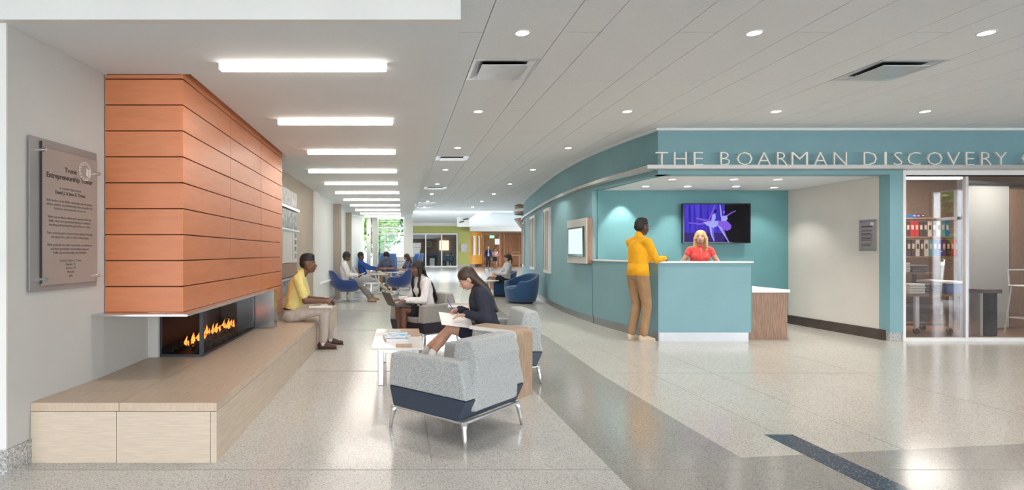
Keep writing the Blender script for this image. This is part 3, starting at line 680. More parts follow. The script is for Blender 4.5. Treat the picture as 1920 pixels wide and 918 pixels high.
# ================================================================ BLUE WALLS
struct('wall_blue_curved', strip(wpath(9.9, 31.8), 0, .18, .13, ZC), 'blue_wall')
struct('wall_blue_header', strip(wpath(7.86, 9.9), 0, .18, 2.40, ZC), 'blue_wall')
struct('baseboard_blue', strip(wpath(9.9, 31.8), .02, .15, 0, .13), 'kick_steel')
fs_ = MB().box(3.73, 7.07, F-.05, F+.13, 2.40, ZC).box(7.07, 7.25, F-.05, F+.13, .13, ZC).box(7.25, 13, F-.05, F+.13, 2.47, ZC)
struct('wall_blue_front', fs_, 'blue_wall')
struct('baseboard_front', B(7.075, 7.245, F-.04, F+.12, 0, .13), 'base_grey')
struct('trim_3', strip(wpath(7.84, 27), -.05, 0, ZC-.035, ZC-.001), 'soffit_white')
struct('trim_4', B(3.68, 13, F-.11, F-.05, ZC-.035, ZC-.001), 'soffit_white')
# projecting metal ledge carrying the letters
lg = [(3.50, 7.70), (13, 7.70), (13, F-.052), (3.73, F-.052)]
struct('trim_5', MB().prism(lg, 2.462, 2.515), 'ledge_metal')
lp_ = [(x, y) for x, y in wpath(F-.02, 26)]
tr = MB()
n_ = len(lp_); vs = []
for k, (x, y) in enumerate(lp_):
    off = .2-.11*min(1, k/10)
    vs += [(x-off, y if k else 7.70, 2.462), (x-.001, y, 2.462), (x-.001, y, 2.515), (x-off, y if k else 7.70, 2.515)]
fsx = []
for k in range(n_-1):
    a = 4*k
    for j in range(4): fsx.append((a+j, a+4+j, a+4+(j+1) % 4, a+(j+1) % 4))
tr.add(vs, fsx+[(0, 1, 2, 3)]); struct('trim_6', tr, 'ledge_metal')
# curved wall slot windows
for i, (y0, y1) in enumerate(((12.95, 13.85), (15.7, 16.9), (18.9, 20.2))):
    w = stem('window_%d' % (8+i)); pth = wpath(y0, y1, .3)
    mkobj('frame', strip(pth, -.05, .0, .78, 2.36), 'white_paint', w)
    pin = wpath(y0+.1, y1-.1, .3)
    mkobj('blind', strip(pin, -.058, -.05, .86, 2.28), 'shade_fabric', w)
    for k in range(3):
        yy = y0+.2+(y1-y0-.35)*k/2; mkobj('dark_slat', B(wx_s(yy)-.066, wx_s(yy)-.058, yy, yy+.05, .86, 2.28), 'wall_taupe', w)
# wood drum canopy behind the curve
cn = thing('wood_canopy', 'round wood edged canopy peeking out past the curved blue wall', 'canopy', (5.35, 20.6, 2.1))
mkobj('lower_disc', MB().cyl((0, 0, .10), (0, 0, .45), .75, 1.0, n=36), 'wood_mid', cn, smooth=False); mkobj('upper_ring', MB().cyl((.0, 0, .62), (.0, 0, .92), .98, .98, n=36), 'wood_mid', cn); mkobj('white_ring', MB().cyl((0, 0, .70), (0, 0, .80), 1.02, n=36), 'white_gloss', cn)
mkobj('hub', MB().cyl((0, 0, .45), (0, 0, .62), .6, n=24), 'wood_mid', cn)

# alcove
AY = 9.9
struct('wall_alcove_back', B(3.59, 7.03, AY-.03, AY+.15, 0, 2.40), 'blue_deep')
struct('wall_alcove_right', MB().prism([(7.03, AY), (7.075, F+.13), (7.2, F+.13), (7.2, AY+.15), (7.03, AY+.15)], 0, 2.40), 'alcove_white')
struct('baseboard_alcove', MB().prism([(7.015, AY), (7.06, F+.02), (7.073, F+.02), (7.029, AY)], 0, .155), 'base_brown')
struct('ceiling_alcove', MB().prism([(3.9, F+.13), (7.07, F+.13), (7.03, AY+.15), (3.68, AY+.15), (3.66, AY-.6)], 2.40, 2.46), 'ceil_white')
k = 0
for (px, py) in ((1211, 349), (1260, 336), (1289, 349), (1380, 349), (1376, 336), (1451, 351), (1458, 336)):
    y = 1.12*1025/(473-py); x = (px-748)/1025*y
    copy_tree(dl, (x, y, 2.40), 0, 'round downlight in the alcove ceiling, %s' % ['back row far left above the man', 'front row leftmost', 'back row above the receptionist', 'back row third', 'front row middle', 'back row rightmost', 'front row rightmost'][k], 'downlights in the reception alcove'); k += 1
    spot('alcove_lamp', (x, y, 2.37), 26, 100)
spot('wall_wash_lamp', (4.0, 9.62, 2.38), 42, 66, rot=(R(10), 0, 0), blend=.25)
spot('wall_wash_lamp', (4.9, 9.5, 2.38), 25, 66, rot=(R(10), 0, 0), blend=.5)

# reception desk
rd = thing('reception_desk', 'tall teal reception desk with white counter and steel kick plate', 'desk', (4.4, 7.9, 0))
mkobj('front_panel', B(3.735, 5.055, 7.85, 7.97, .132, 1.128), 'blue_wall', rd, world=True, bevel=.003)
mkobj('side_panel', strip(wpath(7.852, 9.86), 0, .13, .132, 1.128), 'blue_wall', rd, world=True)
mkobj('counter_top', MB().prism([(3.70, 7.82), (5.075, 7.82), (5.075, 8.12), (3.96, 8.12)]+[(x+.20, y) for x, y in wpath(8.3, 9.86)]+[(x-.02, y) for x, y in wpath(7.9, 9.86)][::-1], 1.13, 1.152), 'white_gloss', rd, world=True, bevel=.002)
mkobj('kick_plate', B(3.75, 5.03, 7.865, 7.95, .001, .131), 'kick_steel', rd, world=True)
mkobj('kick_plate', strip(wpath(7.87, 9.86), .015, .11, .001, .131), 'kick_steel', rd, world=True)
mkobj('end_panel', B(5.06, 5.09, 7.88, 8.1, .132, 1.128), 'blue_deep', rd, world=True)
sd = thing('side_desk', 'low wood desk with white top at the right end of the reception desk', 'desk', (5.45, 8.4, 0))
mkobj('desk_body', B(5.10, 5.72, 8.05, 9.0, .001, .69), 'wood_mid', sd, world=True, bevel=.002)
mkobj('desk_top', B(5.10, 5.745, 8.03, 9.02, .692, .735), 'white_gloss', sd, world=True, bevel=.002)
ks = thing('wall_kiosk', 'wood framed touch screen mounted on the curved blue wall', 'screen', (3.42, 10.4, 1.5))
a0, a1 = (wx_s(9.86), 9.86), (wx_s(10.98), 10.98)
def kq(o0, o1, t0, t1, z0_, z1_):    # slab between fractions t0..t1 along the wall
    p = [(a0[0]+(a1[0]-a0[0])*t+o, a0[1]+(a1[1]-a0[1])*t) for t, o in ((t0, o0), (t1, o0), (t1, o1), (t0, o1))]
    return MB().prism(p, z0_, z1_)
mkobj('wood_box', kq(-.10, .0, 0, 1, 1.075, 1.91), 'wood_mid', ks, world=True, bevel=.01)
mkobj('face_frame', kq(-.115, -.10, 0, 1, 1.075, 1.91), 'board_cream', ks, world=True, bevel=.004)
mkobj('screen_bezel', kq(-.135, -.115, .10, .92, 1.20, 1.76), 'black_gloss', ks, world=True)
mkobj('screen', kq(-.138, -.135, .16, .86, 1.25, 1.73), 'screen_white', ks, world=True)

# television
tv = thing('television', 'wall mounted flat television showing two leaping ballet dancers', 'television', (5.75, 9.8, 1.8))
mkobj('casing', B(5.06, 6.27, 9.74, 9.80, 1.445, 2.155), 'black_gloss', tv, world=True, bevel=.004)
mkobj('wall_bracket', B(5.3, 6.0, 9.80, 9.895, 1.6, 2.0), 'black_matte', tv, world=True)
mkobj('picture_black', B(5.80, 6.245, 9.7385, 9.7395, 1.465, 2.135), 'screen_black', tv, world=True)
mkobj('picture_blue', B(5.085, 5.80, 9.7385, 9.7395, 1.63, 2.135), 'screen_blue', tv, world=True)
mkobj('picture_floor', B(5.085, 5.80, 9.7385, 9.7395, 1.465, 1.63), 'screen_navy', tv, world=True)
def tvp(u, v): return (5.06+1.21*(u-95)/1150, 2.155-.71*(v-110)/665)
def tvs(name, pts, rs, mat):
    mb = MB()
    for k in range(len(pts)-1):
        (x0, z0_), (x1, z1_) = tvp(*pts[k]), tvp(*pts[k+1]); dx, dz = x1-x0, z1_-z0_; L = math.hypot(dx, dz); nx, nz = -dz/L, dx/L; r0, r1 = rs[k], rs[k+1]
        mb.add([(x0+nx*r0, 9.7375-.0002*k, z0_+nz*r0), (x1+nx*r1, 9.7375-.0002*k, z1_+nz*r1), (x1-nx*r1, 9.7375-.0002*k, z1_-nz*r1), (x0-nx*r0, 9.7375-.0002*k, z0_-nz*r0)], [(0, 1, 2, 3)])
    mkobj(name, mb, mat, tv, world=True)
def tvpoly(name, pts, mat, d=0): mkobj(name, MB().prismy([tvp(*p) for p in pts], 9.7372-d, 9.7375-d), mat, tv, world=True)
tvs('dancer_leg', [(320, 360), (440, 385), (590, 410)], [.012, .018, .022], 'dancer_violet'); tvs('dancer_leg', [(190, 435), (370, 455), (560, 430)], [.010, .014, .02], 'dancer_violet')
tvs('dancer_arm', [(640, 130), (600, 240), (560, 330), (530, 385)], [.008, .012, .012, .008], 'dancer_violet'); tvs('dancer_arm', [(720, 130), (735, 250), (745, 340)], [.008, .012, .012], 'dancer_pale')
tvs('dancer_arm', [(990, 235), (920, 265), (840, 315)], [.007, .010, .012], 'dancer_violet')
tvpoly('dancer_torso', [(590, 300), (640, 280), (650, 340), (620, 430), (570, 430)], 'dancer_pale'); tvpoly('dancer_torso', [(740, 330), (840, 310), (850, 370), (810, 430), (740, 410)], 'dancer_pale')
tvpoly('dancer_skirt', [(440, 425), (560, 410), (700, 400), (690, 480), (610, 520), (500, 480)], 'dancer_pale', .0004); tvpoly('dancer_skirt', [(690, 400), (850, 410), (915, 480), (905, 540), (840, 570), (770, 530), (680, 470)], 'dancer_violet', .0004)
tvpoly('dancer_head', [(625, 215), (655, 210), (665, 245), (645, 270), (622, 260)], 'screen_black', .001); tvpoly('dancer_head', [(770, 240), (800, 235), (808, 262), (790, 285), (768, 270)], 'dancer_violet', .001)
tvs('dancer_leg', [(555, 480), (580, 640), (625, 745)], [.02, .014, .007], 'dancer_pale'); tvs('dancer_leg', [(610, 480), (600, 600), (630, 740)], [.018, .012, .006], 'dancer_violet'); tvs('dancer_leg', [(700, 470), (790, 620), (870, 760)], [.022, .016, .008], 'dancer_pale'); tvs('dancer_leg', [(770, 520), (810, 640), (880, 765)], [.018, .012, .006], 'dancer_violet')

# small plaque in the alcove
sp_ = thing('small_plaque', 'small dark metal plaque on the beige alcove wall', 'plaque', (7.045, 8.4, 1.5))
def sq(d0, d1, px0, px1, z0_, z1_):
    f = lambda px, d: ((7.075-.045*(yy-8.05)/1.85-d, yy) if (yy := 7.06*1025/(px-748)) else None)
    return MB().prism([f(px0, d0), f(px1, d0), f(px1, d1), f(px0, d1)], z0_, z1_)
mkobj('plate', sq(.002, .022, 1613, 1643, 1.305, 1.77), 'plaque_grey', sp_, world=True)
mkobj('glass_sheet', sq(.024, .03, 1615, 1641, 1.33, 1.74), 'plaque_front', sp_, world=True)
for k, (z, h) in enumerate(((1.66, .018), (1.60, .012), (1.56, .008), (1.54, .008), (1.50, .008), (1.48, .008), (1.46, .008), (1.40, .008), (1.38, .008))):
    mkobj('text_line', sq(.0302, .0315, 1618, 1638-(k % 3)*2, z, z+h), 'ink', sp_, world=True)
mkobj('seal', sq(.0302, .0315, 1634, 1640, 1.68, 1.73), 'etch', sp_, world=True)

# ---- sign letters
sg = thing('sign_lettering', 'raised metal capitals spelling out the centre name on the blue fascia', 'sign', (7.0, 7.76, 2.515))
SY = 7.765
LT = [('T', 1229, 1252), ('H', 1263, 1287), ('E', 1300, 1318), ('B', 1350, 1368), ('O', 1381, 1410), ('A', 1419, 1445), ('R', 1456, 1476), ('M', 1483, 1514), ('A', 1525, 1550), ('N', 1562, 1587), ('D', 1618, 1643), ('I', 1657, 1661.5),
      ('S', 1675, 1691), ('C', 1700, 1725), ('O', 1737, 1766), ('V', 1774, 1799), ('E', 1809, 1826), ('R', 1838, 1859), ('Y', 1864, 1887), ('C', 1916, 1941), ('E', 1956, 1973), ('N', 1986, 2011), ('T', 2020, 2042)]
for ch, p0, p1 in LT:
    tm = text_mesh(ch, .25, .0, 'LEFT')
    tm = text_mesh(ch, .25, .012, 'LEFT', bold=-.0035)
    xs = [v[0] for v in tm.v]; yv = [v[1] for v in tm.v]; x0, x1 = min(xs), max(xs); y0, y1 = min(yv), max(yv)
    X0 = (p0-748)/1025*SY; X1 = (p1-748)/1025*SY; zb = 2.516; ht = .188
    tm.v = [(X0+(v[0]-x0)/(x1-x0)*(X1-X0), SY+v[2], zb+(v[1]-y0)/(y1-y0)*ht) for v in tm.v]
    tm.f = [f[::-1] for f in tm.f]
    mkobj('letter', tm, 'letter_face', sg, world=True)
for k in range(5): mkobj('mounting_pin', B(3.7+1.6*k, 3.78+1.6*k, SY+.0, SY+.05, 2.5155, 2.518), 'alu', sg, world=True)

# ================================================================ SHOP behind glass
sf = stem('window_11')
for (x0, x1, z0_, z1_) in ((7.252, 7.29, 0, 2.468), (7.29, 13, 0, .05), (7.29, 13, 2.395, 2.468)):
    mkobj('frame_bar', B(x0, x1, F-.06, F+.02, z0_, z1_), 'white_paint', sf)
mkobj('dark_gasket', B(7.29, 13, F-.03, F+.0, 2.375, 2.395), 'black_matte', sf)
mkobj('mullion', B(8.175, 8.215, F-.035, F+.01, .05, 2.375), 'alu', sf)
mkobj('glass_pane', B(7.29, 8.175, F-.015, F-.005, .05, 2.375), 'glass_shop', sf)
mkobj('glass_pane', B(8.215, 10.6, F-.015, F-.005, .05, 2.375), 'glass_shop', sf)
struct('wall_shop', MB().box(7.2, 7.27, F+.131, 11.5, 0, 2.9).box(7.27, 13, 11.5, 11.6, 0, 2.9).box(12.6, 12.7, F+.13, 11.5, 0, 2.9), 'cloth_tan')
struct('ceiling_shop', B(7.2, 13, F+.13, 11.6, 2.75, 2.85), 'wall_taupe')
ip = stem('wall_shop_partition')
mkobj('plaster_panel', MB().prism([(9.30, 8.95), (10.28, 9.21), (10.28, 9.31), (9.30, 9.05)], .02, 2.45), 'wall_grey', ip)
mkobj('dark_frame', MB().prism([(9.05, 8.80), (9.10, 8.815), (9.10, 8.88), (9.05, 8.865)], .02, 2.40), 'black_matte', ip)
mkobj('dark_frame', MB().prism([(9.05, 8.80), (10.8, 9.35), (10.8, 9.42), (9.05, 8.865)], 2.40, 2.45), 'black_matte', ip)
mkobj('wood_panel', MB().prism([(10.29, 9.21), (11.3, 9.50), (11.3, 9.60), (10.29, 9.31)], .02, 2.35), 'wood_mid', ip)
for i, (x0, x1, y, z) in enumerate(((9.3, 10.9, 10.6, 2.72), (7.6, 8.9, 9.0, 2.72), (9.2, 10.6, 9.0, 2.72))):
    t = thing('shop_ceiling_lamp', 'glowing linear lamp on the shop ceiling, %s' % ['at the back above the shelves', 'front left above the cart', 'front right beyond the mullion'][i], 'light', ((x0+x1)/2, y, z+.03))
    mkobj('diffuser', B(-(x1-x0)/2, (x1-x0)/2, -.04, .04, -.05, -.001), 'lamp_bar', t)
    mkobj('end_cap', B((x1-x0)/2, (x1-x0)/2+.01, -.04, .04, -.05, -.001), 'white_paint', t)
area('shop_area_light', (9.9, 8.45, 2.64), 1.0, 22, sy=.3)  # added fill to brighten the front partition, not one of the ceiling lamps
area('shop_area_light', (8.8, 9.6, 2.64), 1.6, 60, sy=1.2)
sh = thing('shop_shelving', 'dark wood wall shelving holding binders inside the shop', 'shelf', (9.7, 10.3, 0))
SHZ = [1.21, 1.58, 1.93]
for z in SHZ+[.5]: mkobj('shelf', B(8.75, 10.9, 10.2, 10.55, z-.03, z), 'wood_mid', sh, world=True)
for x in (8.76, 9.78, 10.88): mkobj('upright', B(x-.03, x+.03, 10.55, 10.60, 0, 2.25), 'wood_mid', sh, world=True)
mats = ['binder_blue', 'binder_purple', 'binder_dark', 'binder_red', 'binder_red', 'binder_dark', 'binder_dark', 'binder_cream', 'binder_dark', 'binder_cream', 'binder_teal', 'binder_blue']
bn = 0
for z, xs, hh in ((1.58, 9.32, .28), (1.21, 9.5, .31), (1.93, 9.6, .06)):
    for k in range(12 if z < 1.9 else 3):
        x = xs+k*.082; c_ = mats[(k+(5 if z < 1.5 else 0)) % 12]
        if x > 10.75: break
        t = thing('binder', '%s binder on the %s shop shelf, %s from its left end' % (c_.split('_')[1], {1.58: 'upper', 1.21: 'middle', 1.93: 'top'}[z], ['first', 'second', 'third', 'fourth', 'fifth', 'sixth', 'seventh', 'eighth', 'ninth', 'tenth', 'eleventh', 'twelfth'][k]), 'binder', (x+.035, 10.35, z), 0, 'binders on the shop shelves')
        mkobj('spine', B(-.035, .035, -.13, .13, .001, hh), c_, t); mkobj('label_patch', B(-.02, .02, -.132, -.13, hh*.45, hh*.75), 'binder_cream' if c_ != 'binder_cream' else 'binder_dark', t)
ct = thing('display_cart', 'dark wheeled display cart with two shelves inside the shop window', 'cart', (8.1, 8.8, 0))
mkobj('shelf', B(7.75, 8.82, 8.45, 9.1, .60, .635), 'wood_mid', ct, world=True); mkobj('shelf', B(7.75, 8.6, 8.75, 9.1, .93, .96), 'wood_mid', ct, world=True)
mkobj('back_panel', B(7.85, 8.58, 8.86, 8.88, .16, .58), 'cloth_dark', ct, world=True)
mkobj('bottom_rail', B(7.82, 8.60, 8.6, 8.65, .13, .16), 'dark_steel', ct, world=True)
for (x, y) in ((8.10, 8.56), (8.62, 8.56), (8.10, 9.0), (8.62, 9.0)):
    mkobj('leg', B(x-.03, x+.03, y-.02, y+.02, .12, .60), 'alu', ct, world=True)
    c_ = mkobj('caster', MB().cyl((x-.015, y, .05), (x+.015, y, .05), .045, n=14), 'black_matte', ct, world=True); 
    mkobj('caster_fork', B(x-.02, x+.02, y-.012, y+.012, .06, .12), 'chrome', ct, world=True)
for x in (7.80, 8.56): mkobj('post', B(x-.02, x+.02, 9.06, 9.1, .635, .93), 'dark_steel', ct, world=True)
def folded(x, y, z, n, mat, lab, w=.26):
    for k in range(n):
        t = tag(mkobj('folded_shirt', MB().box(-w/2, w/2, -.16, .16, 0, .038), mat, None, bevel=.016, bseg=3), lab+', %s' % ['lowest of its stack', 'second from the bottom', 'third from the bottom', 'fourth from the bottom', 'topmost'][k if k < n-1 else 4], 'shirt', 'folded shirts on the display cart')
        t.location = (x+random.uniform(-.008, .008), y, z+.001+k*.0395)
folded(8.07, 8.66, .635, 4, 'cloth_white', 'white folded shirt on the lower cart shelf, left stack'); folded(8.35, 8.68, .635, 4, 'cloth_dark', 'dark folded shirt on the lower cart shelf, middle stack')
folded(8.06, 8.9, .96, 4, 'cloth_white', 'pale folded shirt on the upper cart shelf, left stack'); folded(8.34, 8.9, .96, 3, 'cloth_dark', 'dark folded shirt on the upper cart shelf, right stack')
bx = thing('plastic_bin', 'clear white topped storage bin on the lower cart shelf', 'box', (8.65, 8.75, .635)); mkobj('bin', B(-.13, .16, -.25, .25, .001, .15), 'wing_blue', bx, bevel=.02); mkobj('lid', B(-.14, .17, -.26, .26, .152, .20), 'laptop_white', bx, bevel=.02)
nt_ = thing('nesting_table', 'dark blue topped side table behind the glass mullion', 'table', (9.02, 8.5, 0)); mkobj('top', B(-.16, .14, -.2, .2, .66, .72), 'cloth_dark', nt_); mkobj('leg', B(.0, .12, -.15, .15, .005, .66), 'jacket_navy', nt_); mkobj('leg', B(-.14, -.10, -.15, .15, .005, .66), 'alu', nt_)
def stool(x, y, lab):  # stands in for hall furniture mirrored in the shop glass
    t = thing('reflected_stool', lab, 'stool', (x, y, .004), 0, 'white bar stools imitating reflections in the shop glass')
    mkobj('seat', B(-.19, .19, -.18, .18, .74, .765), 'laptop_white', t, bevel=.01)
    for sx in (-1, 1):
        for sy in (-1, 1): mkobj('leg', MB().tube([(sx*.16, sy*.15, .745), (sx*.21, sy*.2, 0)], .01, 6), 'laptop_white', t)
    mkobj('foot_ring', MB().tube([(-.19, -.18, .25), (.19, -.18, .25), (.19, .18, .25), (-.19, .18, .25), (-.19, -.18, .25)], .008, 6), 'laptop_white', t)
    mkobj('backrest', MB().tube([(-.17, .17, .76), (-.17, .19, 1.0), (.17, .19, 1.0), (.17, .17, .76)], .01, 6), 'laptop_white', t)
stool(9.85, 8.5, 'white bar stool standing in for a reflection, nearer the mullion'); stool(10.4, 8.6, 'white bar stool standing in for a reflection, further right')

# ================================================================ hall behind and right of the camera (daylight side)
rw = stem('wall_right')
mkobj('plaster', MB().box(13, 13.3, -7, 3.35, 2.75, ZC).box(13, 13.3, 3.35, F+.2, 0, ZC).box(13, 13.3, 1.3, 2.4, 0, 2.75), 'wall_grey', rw)
w = stem('window_12')
for y in (-6.9, -4.8, -2.7, -.6, 1.25, 2.44, 3.0, 3.31): mkobj('mullion', B(13.05, 13.2, y-.04, y+.04, 0, 2.75), 'alu', w)
mkobj('rail', B(13.08, 13.16, -7, 1.3, 2.05, 2.12), 'alu', w); mkobj('rail', B(13.08, 13.16, 2.4, 3.35, 2.05, 2.12), 'alu', w)
w = stem('window_13')
for k in range(11): mkobj('mullion', B(-8+2.1*k-.05, -8+2.1*k+.05, -7.1, -6.95, 0, ZC), 'alu', w)
mkobj('rail', B(-8, 13, -7.06, -7.0, 2.2, 2.28), 'alu', w)
struct('wall_side_hall', B(-8.2, -8, -7, 3.2, 0, ZC), 'wall_grey')
struct('wall_end_cap', B(-8.2, 13.3, -7.1, -6.9, ZC, ZC+.3), 'wall_grey')

def tree(x, y, h, r, label, mat='leaf', seed=1, n=900, z=-.12):
    rr = random.Random(seed); t = thing('tree', label, 'tree', (x, y, z), 0, 'trees outside the windows')
    mkobj('trunk', MB().tube([(0, 0, 0), (.08, .03, h*.3), (-.05, 0, h*.6)], [.16, .12, .07], 8), 'bark', t)
    mb = MB()
    for i in range(n):
        u, v_, w_ = rr.gauss(0, 1), rr.gauss(0, 1), rr.gauss(0, 1); L = math.sqrt(u*u+v_*v_+w_*w_)+1e-6; q = rr.uniform(.45, 1.0)
        c = V(u/L*r*q, v_/L*r*q, h*.62+w_/L*h*.40*q); s_ = rr.uniform(.07, .16)
        a = V(rr.uniform(-1, 1), rr.uniform(-1, 1), rr.uniform(-.6, .6)).normalized()*s_; b_ = a.orthogonal().normalized()*s_*.7
        mb.add([c-a, c-b_, c+a, c+b_], [(0, 1, 2, 3)])
    o = mkobj('foliage', mb, mat, t); o['kind'] = 'stuff'
tree(15.8, .1, 5.2, 1.45, 'leafy tree outside, mirrored in the shop glass', seed=1, n=5000); tree(19.2, -2.6, 6.5, 2.4, 'second leafy tree mirrored in the shop glass', 'leaf_bright', 2, 7000); tree(21.5, 3.5, 5.5, 1.7, 'tree outside the right hand windows', seed=3)
tree(-1.0, 24.5, 5, 1.1, 'tree behind the green end glazing, left', 'leaf_bright', 4, 1600); tree(-.9, 28.5, 6, 1.5, 'tree behind the green end glazing, right', 'leaf', 5, 1600); tree(-3.9, 26, 6, 1.5, 'tree outside past the white column', 'leaf', 6, 1200)

# ================================================================ FURNITURE
def rbox_frame(): pass
def lounge_chair(name, label, fabric='fabric_grey', vinyl='vinyl_navy', loc=(0, 0, 0), rz=0):
    # faces local +x, legs on a .66 x .69 rectangle
    t = thing(name, label, 'chair', loc, rz, 'grey lounge armchairs')
    D0, D1, Wd = -.34, .34, .365       # back, front, half width
    zt, za, zb = .325, .555, .70
    mkobj('base_shell', MB().prismy([(D0+.05, .172), (D1-.04, .172), (D1, zt-.01), (D0-.015, zt-.01)], -Wd, Wd), vinyl, t, bevel=.012)
    for s_ in (-1, 1):
        y0, y1 = sorted((s_*(Wd+.004), s_*(Wd-.11)))
        mkobj('arm', MB().prismy([(D0-.015, zt-.008), (D1, zt-.008), (D1-.025, za), (D0+.045, za+.01)], y0, y1), fabric, t, bevel=.015)
    mkobj('backrest', MB().prismy([(D0-.012, .225), (D0+.08, .225), (D0+.20, .45), (D0+.15, zb-.005), (D0+.012, zb), (D0-.035, .58)], -Wd+.095, Wd-.095), fabric, t, bevel=.022, bseg=3)
    mkobj('seat_cushion', B(D0+.12, D1-.01, -Wd+.115, Wd-.115, .26, .385), fabric, t, bevel=.025, bseg=3)
    mkobj('tab', B(D0+.045, D0+.06, -Wd-.008, -Wd-.003, .485, .51), 'black_matte', t)
    fr = MB(); a = .31; b_ = .335
    for (p, q) in (((-a, -b_), (a, -b_)), ((a, -b_), (a, b_)), ((a, b_), (-a, b_)), ((-a, b_), (-a, -b_))): fr.cap((*p, .162), (*q, .162), .012, .012, n=8)
    mkobj('under_frame', fr, 'alu', t, smooth=True)
    for sx in (-1, 1):
        for sy in (-1, 1):
            mkobj('leg', MB().tube([(sx*a, sy*b_, .166), (sx*(a+.006), sy*(b_+.006), .13), (sx*(a+.018), sy*(b_+.014), .06), (sx*(a+.025), sy*(b_+.02), .0)], [.026, .018, .014, .011], 10), 'alu', t, smooth=True)
    return t
# near chair: corner legs at (.435,3.51) (-.058,3.96) (.897,4.05)
nc = lounge_chair('lounge_chair', 'grey tweed lounge armchair nearest the camera, seen from behind, empty', loc=(.425, 4.03, 0), rz=math.atan2(.68, -.735))
def dup_chair(loc, rz, label, fab=None, vin=None):
    r = copy_tree(nc, loc, rz, label)
    if fab:
        for ch in r.children:
            nm = ch.data.materials[0].name
            if nm in ('fabric_grey', 'vinyl_navy'):
                ch.data = ch.data.copy(); ch.data.materials[0] = M[fab if nm == 'fabric_grey' else vin]
    return r
dup_chair((1.03, 5.66, 0), PI+.05, 'grey tweed lounge armchair holding the woman in the navy sweatshirt')
dup_chair((.36, 7.86, 0), math.atan2(-.62, -.78), 'taupe lounge armchair holding the woman with the laptop', 'fabric_taupe', 'vinyl_dark')

def c_table(loc, rz, label, L=.50, Wd=.27, h=.60):
    t = thing('side_table', label, 'table', loc, rz, 'bent wood laptop tables')
    th = .032; r = .05; pts_o = [(L, h), (r, h)]; pts_i = [(L, h-th), (r, h-th)]
    for k in range(7):
        a = PI/2+PI/2*k/6; pts_o.append((r+r*math.cos(a), h-r+r*math.sin(a))); pts_i.append((r+(r-th)*math.cos(a), h-r+(r-th)*math.sin(a)))
    pts_o += [(0, 0)]; pts_i += [(th, 0)]
    for nm, q0, q1, mt in (('wood_bend', 0, Wd, 'wood_light'), ('white_edge', -.006, -.0005, 'white_gloss')):
        mb = MB(); n = len(pts_o); vs = [(x, q0, z) for x, z in pts_o]+[(x, q0, z) for x, z in pts_i]+[(x, q1, z) for x, z in pts_o]+[(x, q1, z) for x, z in pts_i]; fs = []
        for i in range(n-1): fs += [(i, i+1, n+i+1, n+i), (2*n+i, 3*n+i, 3*n+i+1, 2*n+i+1), (i, 2*n+i, 2*n+i+1, i+1), (n+i, n+i+1, 3*n+i+1, 3*n+i)]
        fs += [(0, n, 3*n, 2*n), (n-1, 3*n-1, 4*n-1, 2*n-1)]
        mb.add(vs, fs); mkobj(nm, mb, mt, t)
    mkobj('foot_plate', B(th, L*.55, .02, Wd-.02, .001, .012), 'alu', t)
    return t
cta = math.atan2(.69, -.72)
t = c_table((1.02, 4.745, 0), cta, 'bent wood C shaped laptop table behind the nearest armchair')
for ch in t.children: ch.scale = (1, -1, 1)
for ch in t.children:                       # flip meshes so width runs up-right
    me = ch.data.copy(); me.transform(Matrix.Diagonal(V(1, -1, 1, 1))); me.flip_normals(); ch.data = me; ch.scale = (1, 1, 1)
t2 = copy_tree(t, (1.12, 6.98, 0), R(165), 'bent wood laptop table between the two seated women')
# coffee table
cf = thing('coffee_table', 'low white topped coffee table with metal legs and papers', 'table', (-.02, 5.85, 0))
mkobj('top', B(-.265, .235, 5.19, 6.50, .352, .374), 'white_gloss', cf, world=True, bevel=.003)
mkobj('wood_inlay', B(.02, .234, 5.9, 6.49, .3745, .377), 'wood_lightx', cf, world=True)
mkobj('apron', MB().box(-.20, .19, 5.27, 5.31, .315, .351).box(-.20, .19, 6.38, 6.42, .315, .351).box(-.02, .02, 5.31, 6.38, .315, .351), 'alu', cf, world=True)
for (x, y) in ((-.175, 5.27), (.16, 5.27), (-.175, 6.38), (.16, 6.38)): mkobj('leg', B(x-.027, x+.027, y-.012, y+.04, .0, .35), 'alu', cf, world=True, bevel=.006)
mkobj('lower_shelf', B(.05, .33, 5.75, 6.35, .10, .13), 'wood_light', cf, world=True)
cfb = [(-.10, 5.75, .22, .30, .03, 8, 'book_blue', 'thick white and blue catalogue on the coffee table, lowest of its pile'), (-.08, 5.77, .20, .28, .02, -5, 'paper', 'second white brochure on top of the thick catalogue'), (-.06, 5.72, .18, .25, .008, 15, 'book_blue', 'thin blue and white leaflet lying on top of the pile')]
z = .3745
for (x, y, w_, d_, h, a, mt, lab) in cfb:
    t = thing('magazine', lab, 'magazine', (x+.06, y-.05, z), R(a), 'printed matter on the coffee table')
    mkobj('pages', B(-w_/2, w_/2, -d_/2, d_/2, .0005, h*.86), 'paper', t); mkobj('cover', B(-w_/2-.002, w_/2+.002, -d_/2-.002, d_/2+.002, h*.87, h), mt, t); z += h+.001
tag(mkobj('paper_sheet', MB().box(-.10, .10, -.14, .14, 0, .001), 'paper'), 'loose white sheet at the left edge of the coffee table', 'paper').location = (-.15, 6.05, .3745)
tag(mkobj('paper_sheet', MB().box(-.08, .08, -.11, .11, 0, .001), 'cloth_tan'), 'dark printed card at the front edge of the coffee table', 'paper').location = (.05, 5.32, .3745)

